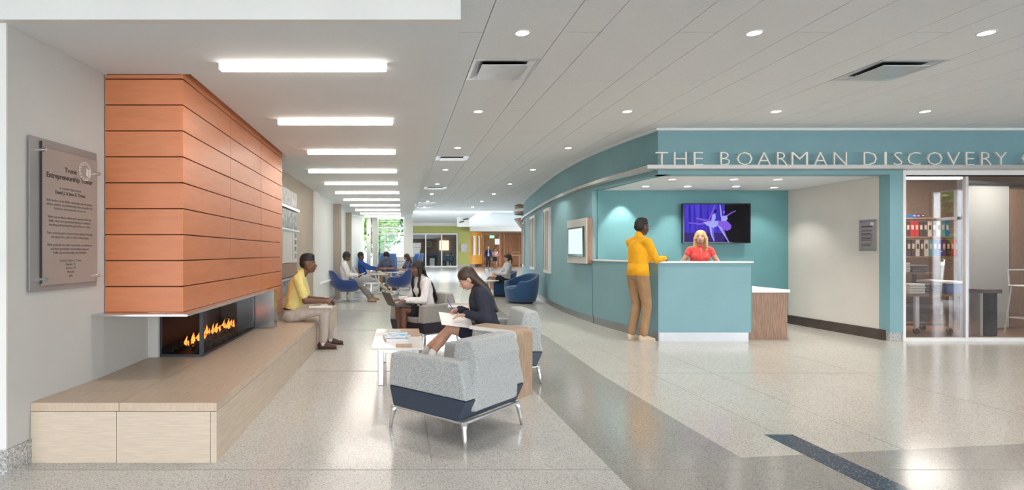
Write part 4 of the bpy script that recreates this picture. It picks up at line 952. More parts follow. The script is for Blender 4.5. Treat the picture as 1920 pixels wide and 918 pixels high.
# upholstered shells
def smooth_step(a, b_, x):
    t = min(1, max(0, (x-a)/(b_-a))); return t*t*(3-2*t)
def shell_mesh(hf, rx, ry, z0, zs, th=.05, flare=.0, taper=.65, back_lean=.0, n=48, m=8):
    # hf(theta) top height, theta 0 = front (+x)
    mb = MB(); rings = []
    def pt(t, f, z, inner):
        r = 1.0-(th/ rx if inner else 0)
        k = taper+(1-taper)*math.sin(min(1, f)*PI/2)**.8
        x = rx*r*k*math.cos(t); y = ry*r*k*math.sin(t)
        bk = max(0, -math.cos(t)); x -= back_lean*bk*max(0, z-zs)
        return (x, y, z)
    outs = []; ins = []
    for i in range(n):
        t = 2*PI*i/n; h = hf(t)
        o_ = []; n_ = []
        for j in range(m+1):
            z = z0+(h-z0)*j/m; o_.append(pt(t, (z-z0)/max(.01, (.48-z0)), z, False))
        for j in range(m+1):
            z = h-(h-zs)*j/m if h > zs else h; n_.append(pt(t, (z-z0)/max(.01, (.48-z0)), z+ (0.012 if j == 0 else 0), True))
        outs.append(o_); ins.append(n_)
    L = 2*(m+1); vs = []
    for i in range(n): vs += outs[i]+ins[i]
    fs = []
    for i in range(n):
        a = i*L; c = ((i+1) % n)*L
        for j in range(L-1): fs.append((a+j, c+j, c+j+1, a+j+1))
    vs.append((0, 0, z0)); fs += [(i*L, len(vs)-1, ((i+1) % n)*L) for i in range(n)]
    vs.append((0, 0, zs)); fs += [(i*L+L-1, ((i+1) % n)*L+L-1, len(vs)-1) for i in range(n)]
    return mb.add(vs, fs)
def ang0(t): 
    t = abs((t+PI) % (2*PI)-PI); return math.degrees(t)
def star_base(t, r, top, mat='alu', n=4, rot=.4):
    mkobj('column', MB().cyl((0, 0, .03), (0, 0, top), .028, n=14), mat, t, smooth=True)
    for k in range(n):
        a = rot+2*PI*k/n; mkobj('foot', MB().tube([(0, 0, .045), (r*.5*math.cos(a), r*.5*math.sin(a), .035), (r*math.cos(a), r*math.sin(a), .012)], [.02, .015, .011], 8), mat, t, smooth=True)
def tub_chair(loc, rz, label, mat='tub_blue'):
    t = thing('swivel_chair', label, 'chair', loc, rz, 'blue swivel tub chairs')
    hf = lambda th: .40+.17*smooth_step(38, 62, ang0(th))+.24*smooth_step(105, 150, ang0(th))
    mkobj('shell', shell_mesh(hf, .40, .36, .27, .42, .055, taper=.55, back_lean=.22), mat, t, smooth=True)
    mkobj('seat_cushion', MB().ell((.03, 0, .42), (V(.32, 0, 0), V(0, .28, 0), V(0, 0, .05)), 24, 8), mat, t, smooth=True)
    star_base(t, .34, .28)
    return t
def barrel_chair(loc, rz, label, mat='barrel_blue'):
    t = thing('barrel_chair', label, 'chair', loc, rz, 'blue barrel armchairs by the curved wall')
    hf = lambda th: .38+.17*smooth_step(25, 50, ang0(th))+.18*smooth_step(60, 165, ang0(th))
    mkobj('shell', shell_mesh(hf, .43, .43, .04, .40, .07, taper=.82, back_lean=.12), mat, t, smooth=True)
    mkobj('seat_cushion', MB().ell((.03, 0, .39), (V(.36, 0, 0), V(0, .34, 0), V(0, 0, .06)), 24, 8), mat, t, smooth=True)
    mkobj('plinth', MB().cyl((0, 0, 0), (0, 0, .045), .30, n=24), 'black_matte', t)
    return t
def wing_chair(loc, rz, label, mat='wing_blue'):
    t = thing('wing_chair', label, 'chair', loc, rz, 'high backed blue wing chairs')
    hf = lambda th: .40+.18*smooth_step(40, 60, ang0(th))+.66*smooth_step(100, 128, ang0(th))
    mkobj('shell', shell_mesh(hf, .38, .36, .25, .42, .05, taper=.6, back_lean=.12, m=12), mat, t, smooth=True)
    mkobj('seat_cushion', MB().ell((.03, 0, .42), (V(.31, 0, 0), V(0, .28, 0), V(0, 0, .05)), 24, 8), mat, t, smooth=True)
    star_base(t, .33, .27)
    return t
def pedestal(loc, label, w=.5, h=.5, rz=0):
    t = thing('pedestal_table', label, 'table', loc, rz, 'small white pedestal tables')
    mkobj('top', MB().prism([(w/2*math.copysign(abs(math.cos(a))**.5, math.cos(a)), w/2*.8*math.copysign(abs(math.sin(a))**.5, math.sin(a))) for a in [2*PI*k/32 for k in range(32)]], h-.02, h), 'white_gloss', t)
    star_base(t, w*.48, h-.02, 'laptop_white', 4, .6)
    return t
tub_chair((-1.34, 14.2, 0), R(8), 'blue swivel tub chair under the man in the white shirt')
tub_chair((-.02, 16.0, 0), R(162), 'empty blue swivel tub chair in the middle of the hall')
tub_chair((-1.05, 17.5, 0), R(-15), 'pale grey tub chair under the man in the blue sweater', 'heather')
wing_chair((-1.48, 19.45, 0), R(-65), 'blue wing chair behind the man in the blue sweater, turned away')
wing_chair((-.42, 18.8, 0), R(-100), 'blue wing chair holding the person in the slate shirt')
wing_chair((.38, 18.6, 0), R(-165), 'blue wing chair holding the curly haired woman')
pedestal((-.72, 14.75, 0), 'white pedestal table beside the man in the white shirt', .45, .46); pedestal((-.62, 16.9, 0), 'white pedestal table in the middle of the seated group', .6, .62); pedestal((-.25, 17.4, 0), 'white pedestal table before the wing chairs', .5, .66)
barrel_chair((3.12, 13.95, 0), R(205), 'empty blue barrel armchair, nearer one by the curved wall')
barrel_chair((3.0, 16.1, 0), R(190), 'blue barrel armchair holding the woman with the ponytail')
pedestal((2.48, 15.0, 0), 'white pedestal table between the blue barrel armchairs', .5, .52)

# ================================================================ PEOPLE
def ik(a, b_, l1, l2, hint):
    a = Vector(a); b_ = Vector(b_); d = b_-a; L = min(d.length, (l1+l2)*.998); d.normalize(); b2 = a+d*L
    x = (l1*l1-l2*l2+L*L)/(2*L); h = math.sqrt(max(0, l1*l1-x*x)); hv = Vector(hint); hv = (hv-d*d.dot(hv)).normalized()
    return a+d*x+hv*h, b2
def person(label, loc, rz, S=1.0, pelvis=(0, 0, .95), lean=(0, 0), twist=0, ank=None, knee=None, toe=None, wr=None, elb=None, hand=None, curl=(35, 35),
           look=(0, 0), neck=0, skin_='skin_light', top='white_sweat', sleeve='long', bottom='khaki', legs='long', shoe='shoe_brown', sock=None, hair='short', hairm='hair_black',
           fem=False, vox=.008, face=True, bag=.012):
    t = thing('person', label, 'person', loc, rz)
    Z = V(0, 0, 1); f = V(1, 0, 0); l = V(0, 1, 0)
    P = Vector(pelvis)
    Rl = Matrix.Rotation(R(lean[0]), 3, 'Y') @ Matrix.Rotation(R(-lean[1]), 3, 'X')
    U = Rl @ Z; Tw = Matrix.Rotation(R(twist), 3, U); TF = Tw @ (Rl @ f); TL = Tw @ (Rl @ l)
    sw = .150 if fem else .180; cw = .138 if fem else .160
    U2 = (U*.8+Z*.2).normalized() if lean[0] > 10 else U
    C = P+U*(.32*S)
    NB = P+U*(.495*S); HD = NB+(U2*.8+TF*(.25+neck)).normalized()*(.155*S)
    # head frame
    HR = Matrix.Rotation(R(look[0]), 3, 'Z') @ Matrix.Rotation(0, 3, 'X')
    hf = (HR @ V(TF.x, TF.y, 0).normalized()); pr = R(look[1]); hu = (Z*math.cos(pr)+hf*math.sin(pr)); hf = (hf*math.cos(pr)-Z*math.sin(pr)); hl = hu.cross(hf)
    SHs = [P+U*(.44*S)+TL*(s_*sw*S) for s_ in (1, -1)]
    HPs = [P+l*(s_*.088*S)-Z*(.03*S) for s_ in (1, -1)]
    ank = [Vector(a) for a in ank]; legk = []; arme = []
    for i in range(2):
        kn, a2 = ik(HPs[i], ank[i], .43*S, .42*S, knee[i] if knee else (1, 0, 0)); legk.append(kn); ank[i] = a2
    wrs = []
    for i in range(2):
        e, w_ = ik(SHs[i], wr[i], .285*S, .255*S, elb[i] if elb else (-.5, (1, -1)[i]*.6, -.6)); arme.append(e); wrs.append(w_)
    def torso(mb, g=0, hips=True):
        if hips: mb.ell(P+Z*.0, (TL*((.158 if not fem else .165)*S+g), TF*(.112*S+g), U*(.115*S+g)), 20, 12)
        mb.ell(P+U*(.15*S), (TL*((.138 if not fem else .122)*S+g), TF*(.096*S+g), U*(.15*S+g)), 20, 12)
        mb.ell(C, (TL*(cw*S+g), TF*(.112*S+g), U*(.165*S+g)), 20, 12)
        mb.cap(SHs[0]-TL*(.04*S), SHs[1]+TL*(.04*S), .056*S+g, .056*S+g, side=TF, fl=1.0)
        for s_ in (0, 1): mb.cap(NB-U*(.01*S), SHs[s_]+U*(.0*S), .050*S+g*.6, .044*S+g)
        if fem:
            for s_ in (1, -1): mb.ell(C+U*(.01*S)+TF*(.072*S)+TL*(s_*.060*S), (TL*(.060*S+g), TF*(.048*S+g*.5), U*(.062*S+g)), 12, 8)
    def arm(mb, i, g=0, upto=1.0, ru=1):
        r = (.88 if fem else 1)*S
        mb.cap(SHs[i], arme[i], .053*r+g, .038*r+g)
        if upto > .5: mb.cap(arme[i], arme[i].lerp(wrs[i], (upto-.5)*2), .039*r+g, .039*r+(.025-.039)*r*(upto-.5)*2+g)
    def leg(mb, i, g=0, upto=1.0, g2=None):
        r = S; g2 = g if g2 is None else g2
        if upto <= .5: mb.cap(HPs[i], HPs[i].lerp(legk[i], upto*2), .082*r+g, .082*r+(.055-.082)*r*upto*2+g2)
        else:
            mb.cap(HPs[i], legk[i], .084*r+g, .056*r+g); k_ = (upto-.5)*2; e = legk[i].lerp(ank[i], k_)
            mb.cap(legk[i], e, .055*r+g, .055*r+(.034-.055)*r*k_+g2)
            back = -V(1, 0, 0); d = (ank[i]-legk[i]).normalized(); bk = (back-d*back.dot(d)).normalized()
            if upto > .75: mb.cap(legk[i].lerp(ank[i], .12)+bk*.012*S, legk[i].lerp(ank[i], .5)+bk*.018*S, .040*r+g, .034*r+g)
    # --- body
    bd = MB(); torso(bd)
    for i in range(2): arm(bd, i); leg(bd, i)
    bd.cap(NB-U*(.03*S), HD-hu*(.05*S)-hf*(.012*S), .056*S*(.9 if fem else 1), .050*S*(.9 if fem else 1))
    hs = S if S > .9 else .93
    def HP(x, y, z): return HD+hf*(x*hs)+hl*(y*hs)+hu*(z*hs)
    bd.ell(HP(-.012, 0, .028), (hf*.098*hs, hl*.077*hs, hu*.092*hs), 20, 14)
    bd.ell(HP(.022, 0, -.022), (hf*.068*hs, hl*.062*hs, hu*.085*hs), 18, 12)
    bd.ell(HP(.048, 0, -.078), (hf*.034*hs, hl*.034*hs, hu*.026*hs), 12, 8)
    for s_ in (1, -1):
        bd.cap(HP(-.005, s_*.050, -.035), HP(.040, s_*.022, -.080), .022*hs, .020*hs)
        bd.ell(HP(.060, s_*.034, -.022), (hf*.022*hs, hl*.024*hs, hu*.020*hs), 10, 6)
        bd.ell(HP(-.008, s_*.080, -.012), ((hf*.020+hl*s_*.008)*hs, hl*.009*hs, hu*.031*hs), 10, 6)
        bd.ell(HP(.072, s_*.030, .022), (hf*.014*hs, hl*.028*hs, hu*.008*hs), 8, 6)
    bd.cap(HP(.082, 0, .008), HP(.102, 0, -.024), .010*hs, .014*hs); bd.ell(HP(.094, 0, -.030), (hf*.014*hs, hl*.019*hs, hu*.010*hs), 10, 6)
    bd.ell(HP(.080, 0, -.056), (hf*.014*hs, hl*.027*hs, hu*.013*hs), 10, 6)
    for i in range(2):
        hd, pn = hand[i] if hand else (((wrs[i]-arme[i]).normalized()), V(0, (-1, 1)[i], 0))
        hd = Vector(hd).normalized(); pn = Vector(pn); pn = (pn-hd*hd.dot(pn)).normalized(); sd_ = hd.cross(pn)*((1, -1)[i])   # thumb side
        w0 = wrs[i]; k = S*(.92 if fem else 1)
        bd.cap(w0, w0+hd*.05*k, .026*k, .036*k, side=sd_, fl=.5); bd.cap(w0+hd*.045*k, w0+hd*.082*k, .039*k, .040*k, side=sd_, fl=.42)
        for q, (off, ln) in enumerate(((.030, .92), (.010, 1.0), (-.010, .93), (-.029, .75))):
            p = w0+hd*.088*k+sd_*off*k; a = R(curl[i]*(.7+.1*q)); dd = hd.copy()
            for L_, r0, r1 in ((.040, .0098, .009), (.026, .009, .0082), (.021, .0082, .007)):
                dd = (dd*math.cos(a)+pn*math.sin(a)).normalized() if L_ == .040 else (Matrix.Rotation(0, 3, 'X') @ dd)
                if L_ != .040:
                    ax = hd.cross(pn).normalized(); dd = Matrix.Rotation(a, 3, ax) @ dd
                e = p+dd*L_*ln*k; bd.cap(p, e, r0*k, r1*k, n=8); p = e
        p = w0+hd*.022*k+sd_*.026*k; dd = (hd*.65+sd_*.75+pn*.25).normalized(); e = p+dd*.042*k; bd.cap(p, e, .0145*k, .012*k, n=8)
        dd = (hd*.9+sd_*.15+pn*.4).normalized(); bd.cap(e, e+dd*.034*k, .0115*k, .0085*k, n=8)
        # foot
    toes = []
    for i in range(2):
        td = Vector(toe[i]).normalized() if toe else f; toes.append(td)
        a = ank[i]; bd.cap(a-td*.02*S-Z*.01*S, a-td*.03*S-Z*.045*S, .032*S, .028*S); bd.cap(a-Z*.025*S, a+td*.13*S-Z*.055*S, .034*S, .022*S, side=td.cross(Z), fl=.8)
    o = mkobj('body', bd, skin_, t, smooth=True); remesh(o, vox, 4)
    cv = max(vox, .010)
    # --- top
    if top:
        mb = MB(); torso(mb, bag, False)
        mb.cap(P+U*(.045*S), P+U*(.33*S), .150*S+bag*.9, cw*S+bag*.6, side=TL, fl=.70, n=24, rnd=False)
        mb.ell(P+U*(.075*S), (TL*(.152*S+bag), TF*(.108*S+bag), U*(.075*S)), 18, 10)
        up = {'long': .985, 'short': .36, 'cap': .12, 'mid': .62}[sleeve]
        for i in range(2):
            if up < .5: mb.cap(SHs[i], SHs[i].lerp(arme[i], up*2), .052*S+.010, .048*S+.016, rnd=True) if not fem else mb.cap(SHs[i], SHs[i].lerp(arme[i], up*2), .046*S+.008, .042*S+.012)
            else:
                arm(mb, i, .5*bag+.007, up)
                if bag > .015: mb.cap(arme[i].lerp(wrs[i], .93), arme[i].lerp(wrs[i], .97), .034*S, .033*S)
        mb.cap(NB-U*.02*S, NB+(HD-NB)*.22, .062*S, .060*S)
        o = mkobj('shirt', mb, top, t, smooth=True); remesh(o, cv, 5)
    if bottom:
        mb = MB(); mb.ell(P-Z*.01*S, (TL*(.158*S+.014), TF*(.114*S+.012), U*(.10*S)), 20, 12)
        if legs == 'skirt':
            for i in range(2): leg(mb, i, .022, .34, .02)
            mb.cap(HPs[0].lerp(legk[0], .2), HPs[1].lerp(legk[1], .2), .09*S, .09*S)
            mb.cap(HPs[0].lerp(legk[0], .55), HPs[1].lerp(legk[1], .55), .075*S, .075*S)
        elif legs == 'shorts':
            for i in range(2): leg(mb, i, .018, .33, .02)
        else:
            for i in range(2): leg(mb, i, .013, .96, .022)
        o = mkobj('trousers' if legs == 'long' else ('skirt' if legs == 'skirt' else 'shorts'), mb, bottom, t, smooth=True); remesh(o, cv, 5)
    for i in range(2):
        td = toes[i]; a = ank[i]; sd_ = td.cross(Z)
        if sock:
            mb = MB().cap(a-Z*.02*S, a.lerp(legk[i], .28), .041*S, .043*S); o = mkobj('sock', mb, sock, t, smooth=True)
        if shoe:
            mb = MB().cap(a-td*.03*S-Z*.03*S, a-td*.035*S-Z*.052*S, .042*S, .038*S, side=td, fl=.9).cap(a-td*.03*S-Z*.050*S, a+td*.14*S-Z*.058*S, .036*S, .031*S, side=sd_, fl=1.0).cap(a-Z*.02*S+td*.01, a+td*.09*S-Z*.045*S, .037*S, .030*S)
            o = mkobj('shoe', mb, shoe, t, smooth=True); remesh(o, .009, 3)
            so2 = MB().cap(a-td*.035*S-Z*.080*S, a+td*.145*S-Z*.084*S, .039*S, .036*S, side=sd_, fl=.22)
            mkobj('sole', so2, 'sole_light' if shoe in ('shoe_sand',) else 'sole', o)
    # --- face
    if face:
        for s_ in (1, -1):
            e = mkobj('eye', MB().ell(HP(.074, s_*.030, .006), (hf*.0115*hs, hl*.0125*hs, hu*.0062*hs), 10, 6), 'eye_white', t, smooth=True)
            mkobj('iris', MB().ell(HP(.0845, s_*.029, .006), (hf*.0025*hs, hl*.0068*hs, hu*.0062*hs), 8, 6), 'eye_dark', e, smooth=True)
            mkobj('eyebrow', MB().tube([HP(.084, s_*.014, .024), HP(.086, s_*.030, .030), HP(.074, s_*.048, .024)], [.003*hs, .004*hs, .002*hs], 6), hairm if hairm != 'hair_blond' else 'hair_brown', t, smooth=True)
        mkobj('mouth', MB().cap(HP(.088, .020, -.055), HP(.088, -.020, -.055), .007*hs, .007*hs, side=hu, fl=.9).ell(HP(.092, 0, -.057), (hf*.008*hs, hl*.022*hs, hu*.009*hs), 10, 6), 'lip_deep' if skin_ in ('skin_deep', 'skin_brown') else 'lip', t, smooth=True)
    # --- hair
    mb = MB()
    if hair in ('short', 'curly'):
        q = .012 if hair == 'short' else .03
        mb.ell(HP(-.022, 0, .048), (hf*(.098+q*.6)*hs, hl*(.078+q)*hs, hu*(.086+q)*hs), 20, 12)
        mb.ell(HP(-.045, 0, -.005), (hf*(.070)*hs, hl*(.077+q*.3)*hs, hu*(.07)*hs), 16, 10)
    elif hair == 'fade':
        mb.ell(HP(-.012, 0, .064), (hf*(.100)*hs, hl*(.078)*hs, hu*(.078)*hs), 20, 12); mb.ell(HP(-.045, 0, .018), (hf*(.070)*hs, hl*(.079)*hs, hu*(.070)*hs), 16, 10); mb.ell(HP(-.002, 0, .105), (hf*(.092)*hs, hl*(.066)*hs, hu*(.046)*hs), 16, 10)
    else:
        mb.ell(HP(-.020, 0, .044), (hf*(.104)*hs, hl*(.088)*hs, hu*(.092)*hs), 20, 12); mb.ell(HP(-.040, 0, -.01), (hf*(.082)*hs, hl*(.086)*hs, hu*(.085)*hs), 16, 10)
        if hair == 'bob':
            for s_ in (1, -1):
                mb.cap(HP(.020, s_*.072, .05), HP(-.005, s_*.092, -.15), .030*hs, .030*hs, side=hf, fl=.55); mb.cap(HP(-.05, s_*.060, .0), HP(-.05, s_*.080, -.19), .05*hs, .032*hs); mb.cap(HP(.05, s_*.045, .085), HP(.035, s_*.080, -.02), .022*hs, .022*hs)
            mb.cap(HP(-.07, 0, 0), HP(-.075, 0, -.15), .055*hs, .04*hs)
        if hair == 'long':
            bk_ = -TF; p0 = HP(-.055, 0, .0); p1 = NB+bk_*.065*S; p2 = P+U*.22*S+bk_*.13*S
            for s_ in (-1, 0, 1):
                mb.cap(p0+hl*s_*.04, p1+TL*s_*.055, .052*hs, .045*hs); mb.cap(p1+TL*s_*.055, p2+TL*s_*.045, .045*hs, .022*hs)
        if hair == 'wavy':
            for s_ in (1, -1): mb.cap(HP(0, s_*.075, .03), HP(-.01, s_*.10, -.16), .035*hs, .05*hs); mb.cap(HP(-.05, s_*.05, 0), HP(-.06, s_*.08, -.22), .06*hs, .05*hs)
        if hair == 'pony':
            mb.sph(HP(-.115, 0, .065), .035*hs); mb.cap(HP(-.13, 0, .06), HP(-.145, .01, -.08), .034*hs, .03*hs); mb.cap(HP(-.145, .01, -.08), HP(-.13, .01, -.19), .03*hs, .012*hs)
    o = mkobj('hair', mb, hairm, t, smooth=True); remesh(o, cv, 3)
    if hair == 'braids':
        rr = random.Random(5)
        for k in range(30):
            a = R(100+160*k/29); a = R(35+290*k/29)
            st = HP(-.02+.085*math.cos(a), .082*math.sin(a), .03)
            if math.cos(a) > .5: st = HP(.03, .07*math.copysign(1, math.sin(a)), .04)
            sg_ = math.copysign(1, math.sin(a)); front = math.cos(a) > -.1
            mid = HP(-.03+(.05 if front else -.06)*1, .098*sg_*abs(math.sin(a))**.6, -.10)
            low = P+U*(.30*S+rr.uniform(-.04, .04))+TF*(.115*S if front else -.125*S)+TL*(sg_*rr.uniform(.03, .13))
            low2 = P+U*(.12*S+rr.uniform(-.05, .05))+TF*(.135*S if front else -.14*S)+TL*(sg_*rr.uniform(.03, .12))
            pts = [st, st.lerp(mid, .5)+hl*sg_*.012, mid, mid.lerp(low, .5)+TF*(.02 if front else -.02), low, low2]
            mkobj('braid', MB().tube(pts, [.011, .012, .011, .0105, .010, .006], 6), hairm, t, smooth=True)
    info = dict(P=P, U=U, TF=TF, TL=TL, HD=HD, sh=SHs, el=arme, wr=wrs, kn=legk, an=ank, HP=HP, NB=NB)
    return t, info
def W2(loc, rz, p): return Matrix.Translation(Vector(loc)) @ (Matrix.Rotation(rz, 4, 'Z') @ Vector(p))

# man on the bench (faces +x)
L1 = (-1.44, 7.36, 0)
p1, i1 = person('man in a pale yellow polo sitting on the stone bench with a notebook', L1, R(3), 1.06, pelvis=(0, 0, .475), lean=(13, 0), ank=((.50, .20, .09), (.43, -.13, .09)), knee=((1, 0, .8), (1, 0, .8)), toe=((1, .1, 0), (1, -.05, 0)),
       wr=((.42, .12, .640), (.45, -.10, .630)), elb=((-.6, .4, -.5), (-.6, -.4, -.5)), hand=(((.9, -.4, .0), (0, -.4, -1)), ((.9, .45, .1), (0, .5, -1))), curl=(50, 58), look=(-6, -3), neck=.15,
       skin_='skin_brown', top='polo_yellow', sleeve='short', bottom='chino_light', shoe='shoe_brown', sock='sock', hair='fade', vox=.007)
mkobj('belt', MB().ell((.0, 0, .528), (V(.122, 0, 0), V(0, .176, 0), V(0, 0, .020)), 24, 6), 'belt', p1, smooth=True)
HPf = i1['HP']
mkobj('collar', MB().cap(i1['NB']+V(.0, .0, .01), i1['NB']+V(.016, 0, .045), .068, .060, rnd=False, n=20), 'polo_yellow', p1, smooth=True)
nb = thing('notebook', 'white notebook on the lap of the man in the yellow polo', 'notebook', (-1.03, 7.22, .560), R(5))
mkobj('pages', B(-.15, .15, -.11, .11, 0, .012), 'paper', nb); mkobj('cover', B(-.152, .152, -.112, .112, .013, .016), 'paper', nb)
pn = thing('pen', 'dark pen in the hand of the man in the yellow polo', 'pen', (-.88, 7.24, .66)); mkobj('barrel', MB().tube([(-.03, 0, -.045), (.045, .01, .045)], .004, 6), 'ink', pn); mkobj('tip', MB().tube([(-.03, 0, -.045), (-.037, 0, -.053)], [.004, .001], 6), 'alu', pn)

# standing man
L2 = (3.46, 7.92, 0)
p2, i2 = person('man in a golden yellow sweater standing at the reception desk', L2, R(14), 1.025, pelvis=(0, 0, .980), lean=(2, 0), ank=((-.04, .085, .09), (.03, -.085, .09)), knee=((1, 0, 0), (1, 0, 0)), toe=((.95, .1, 0), (1, -.2, 0)),
       wr=((.40, .08, 1.19), (.39, -.08, 1.195)), elb=((-.6, .5, -.6), (-.7, -.5, -.6)), hand=(((.75, -.65, .1), (-.6, -.6, -.4)), ((.75, .65, .15), (-.5, .7, -.4))), curl=(55, 50), look=(6, -2),
       skin_='skin_deep', top='jersey_yellow', sleeve='long', bottom='khaki', shoe='shoe_sand', hair='fade', vox=.007)
mkobj('shirt_hem', MB().cap((0, 0, .95), (.005, 0, 1.12), .188, .165, side=(0, 1, 0), fl=.72, n=28, rnd=False), 'jersey_yellow', p2, smooth=True)
mkobj('collar', MB().cap(i2['NB'], i2['NB']+V(.0, 0, .045), .066, .058), 'jersey_yellow', p2, smooth=True)
# receptionist (faces camera, -y, slightly to the man)
L3 = (4.80, 8.72, 0)
p3, i3 = person('blond woman in a sleeveless coral blouse behind the reception desk', L3, R(-112), .955, pelvis=(0, 0, .90), lean=(3, 0), ank=((0, .1, .09), (0, -.1, .09)), wr=((.22, .14, 1.0), (.22, -.14, 1.0)), elb=((-.5, .7, -.4), (-.5, -.7, -.4)),
       look=(-10, -8), skin_='skin_light', top='coral', sleeve='cap', bottom='jacket_navy', shoe='shoe_brown', hair='bob', hairm='hair_blond', fem=True, vox=.007)
mkobj('blouse_placket', MB().cap(i3['NB']+i3['TF']*.085-V(0, 0, .02), i3['NB']+i3['TF']*.118-V(0, 0, .12), .009, .004), 'skin_light', p3, smooth=True)
mkobj('smile', MB().cap(i3['HP'](.094, .014, -.054), i3['HP'](.094, -.014, -.054), .003, .003), 'eye_white', p3, smooth=True)

# woman with braids and laptop
L4 = (.38, 7.82, 0)
a4 = math.atan2(-.40, -.9)
p4, i4 = person('woman with long dark braids and a white hooded sweatshirt typing on a laptop', L4, a4, .95, pelvis=(-.02, 0, .45), lean=(10, 0), ank=((.38, .09, .09), (.36, -.08, .09)), knee=((1, 0, .8), (1, 0, .8)), wr=((.36, .12, .62), (.36, -.08, .62)), elb=((-.6, .5, -.5), (-.6, -.5, -.5)),
       hand=(((.95, -.1, -.15), (0, 0, -1)), ((.95, .1, -.15), (0, 0, -1))), curl=(20, 20), look=(8, 4), skin_='skin_brown', bag=.026, top='white_sweat', bottom='black_short', legs='shorts', shoe='shoe_brown', hair='braids', fem=True, vox=.007)
def laptop(loc, rz, label, mat='laptop_body', tilt=20, w_=.30, d_=.21):
    t = thing('laptop', label, 'laptop', loc, rz)       # local +x away from user (hinge side)
    mkobj('base', B(-d_/2, d_/2, -w_/2, w_/2, 0, .012), mat, t, bevel=.003)
    mkobj('keyboard', B(-d_/2+.02, d_/2-.03, -w_/2+.02, w_/2-.02, .0121, .0135), 'black_matte', t)
    c_, s_ = math.cos(R(tilt)), math.sin(R(tilt)); x0 = d_/2
    mkobj('lid', MB().add([(x0, -w_/2, .012), (x0, w_/2, .012), (x0+s_*d_, w_/2, .012+c_*d_), (x0+s_*d_, -w_/2, .012+c_*d_), (x0+.007, -w_/2, .008), (x0+.007, w_/2, .008), (x0+s_*d_+.007, w_/2, .008+c_*d_), (x0+s_*d_+.007, -w_/2, .008+c_*d_)],
                          [(0, 1, 2, 3), (7, 6, 5, 4), (0, 3, 7, 4), (1, 5, 6, 2), (2, 6, 7, 3), (0, 4, 5, 1)]), mat, t)
    mkobj('display', MB().add([(x0-.001+s_*.015, -w_/2+.01, .012+c_*.015), (x0-.001+s_*.015, w_/2-.01, .012+c_*.015), (x0-.001+s_*(d_-.01), w_/2-.01, .012+c_*(d_-.01)), (x0-.001+s_*(d_-.01), -w_/2+.01, .012+c_*(d_-.01))], [(3, 2, 1, 0)]), 'screen_white', t)
    return t
lw = W2(L4, a4, (.42, .02, .535)); laptop(lw, a4, 'dark open laptop on the knees of the woman with braids', tilt=28)
# writing woman
L5 = (.93, 5.62, 0); a5 = R(178)
p5, i5 = person('woman with long straight brown hair in a navy sweatshirt writing on her lap', L5, a5, .95, pelvis=(0, 0, .455), lean=(14, 0), ank=((.69, -.02, .235), (.63, .11, .205)), knee=((1, 0, .9), (1, 0, .9)), toe=((.9, 0, -.6), (.9, 0, -.6)),
       wr=((.25, .13, .665), (.30, -.06, .69)), elb=((-.5, .6, -.4), (-.5, -.6, -.4)), hand=(((.9, .2, -.2), (0, 0, -1)), ((.9, .15, -.25), (0, .6, -.8))), curl=(12, 50), look=(0, 36), neck=.35,
       skin_='skin_light', bag=.03, top='navy_sweat', bottom='jacket_navy', legs='shorts', shoe=None, sock=None, hair='long', hairm='hair_brown', fem=True, vox=.007)
for i in range(2):
    a = i5['an'][i]; k_ = i5['kn'][i]; td = V(.9, 0, -.6).normalized()
    o = mkobj('sock', MB().cap(a-V(0, 0, .02), a.lerp(k_, .22), .040, .041).cap(a-V(0, 0, .03), a+td*.13-V(0, 0, .045), .040, .028), 'sock', p5, smooth=True); remesh(o, .009, 3)
mkobj('chest_emblem', MB().prismx([(-.035, -.03), (.035, -.03), (.04, .03), (-.03, .03)], 0, .004).tf(Matrix.Translation(i5['P']+i5['U']*.30+i5['TF']*.142+i5['TL']*.062) @ Matrix.Rotation(R(14), 4, 'Y')), 'gold_patch', p5)
nb = thing('paper_pad', 'white paper pad on the lap of the woman in navy', 'paper', (.585, 5.55, .590), R(6))
nb.rotation_euler = (R(22), R(8), R(6))
mkobj('pages', B(-.17, .15, -.13, .13, 0, .006), 'paper', nb); mkobj('top_sheet', B(-.172, .152, -.132, .128, .0062, .0068), 'paper', nb)
pw = W2(L5, a5, i5['wr'][1]+V(.08, .0, .0)); pn = thing('pen', 'blue pen in the hand of the woman in navy', 'pen', pw); mkobj('barrel', MB().tube([(.03, 0, -.05), (-.05, .01, .11)], .0045, 6), 'pen_blue', pn); mkobj('tip', MB().tube([(.03, 0, -.05), (.035, 0, -.058)], [.004, .001], 6), 'alu', pn)

# woman at right with ponytail
L6 = (3.05, 15.6, 0); a6 = R(185)
p6, i6 = person('woman with a dark ponytail in a heather sweatshirt by the curved blue wall', L6, a6, .96, pelvis=(0, 0, .50), lean=(-6, 0), ank=((.62, -.08, .28), (.42, .10, .10)), knee=((1, 0, .9), (1, 0, .9)), toe=((1, 0, 0), (1, 0, 0)), wr=((.28, .10, .68), (.30, -.10, .68)), elb=((-.5, .5, -.6), (-.5, -.5, -.6)),
       look=(0, 8), skin_='skin_light', bag=.026, top='heather', bottom='black_short', legs='shorts', shoe='shoe_tan', sock='sock', hair='pony', hairm='hair_brown', fem=True, vox=.011, face=True)
lw = W2(L6, a6, (.40, 0, .60)); laptop(lw, a6, 'white open laptop on the lap of the woman with the ponytail', 'laptop_white', 15)
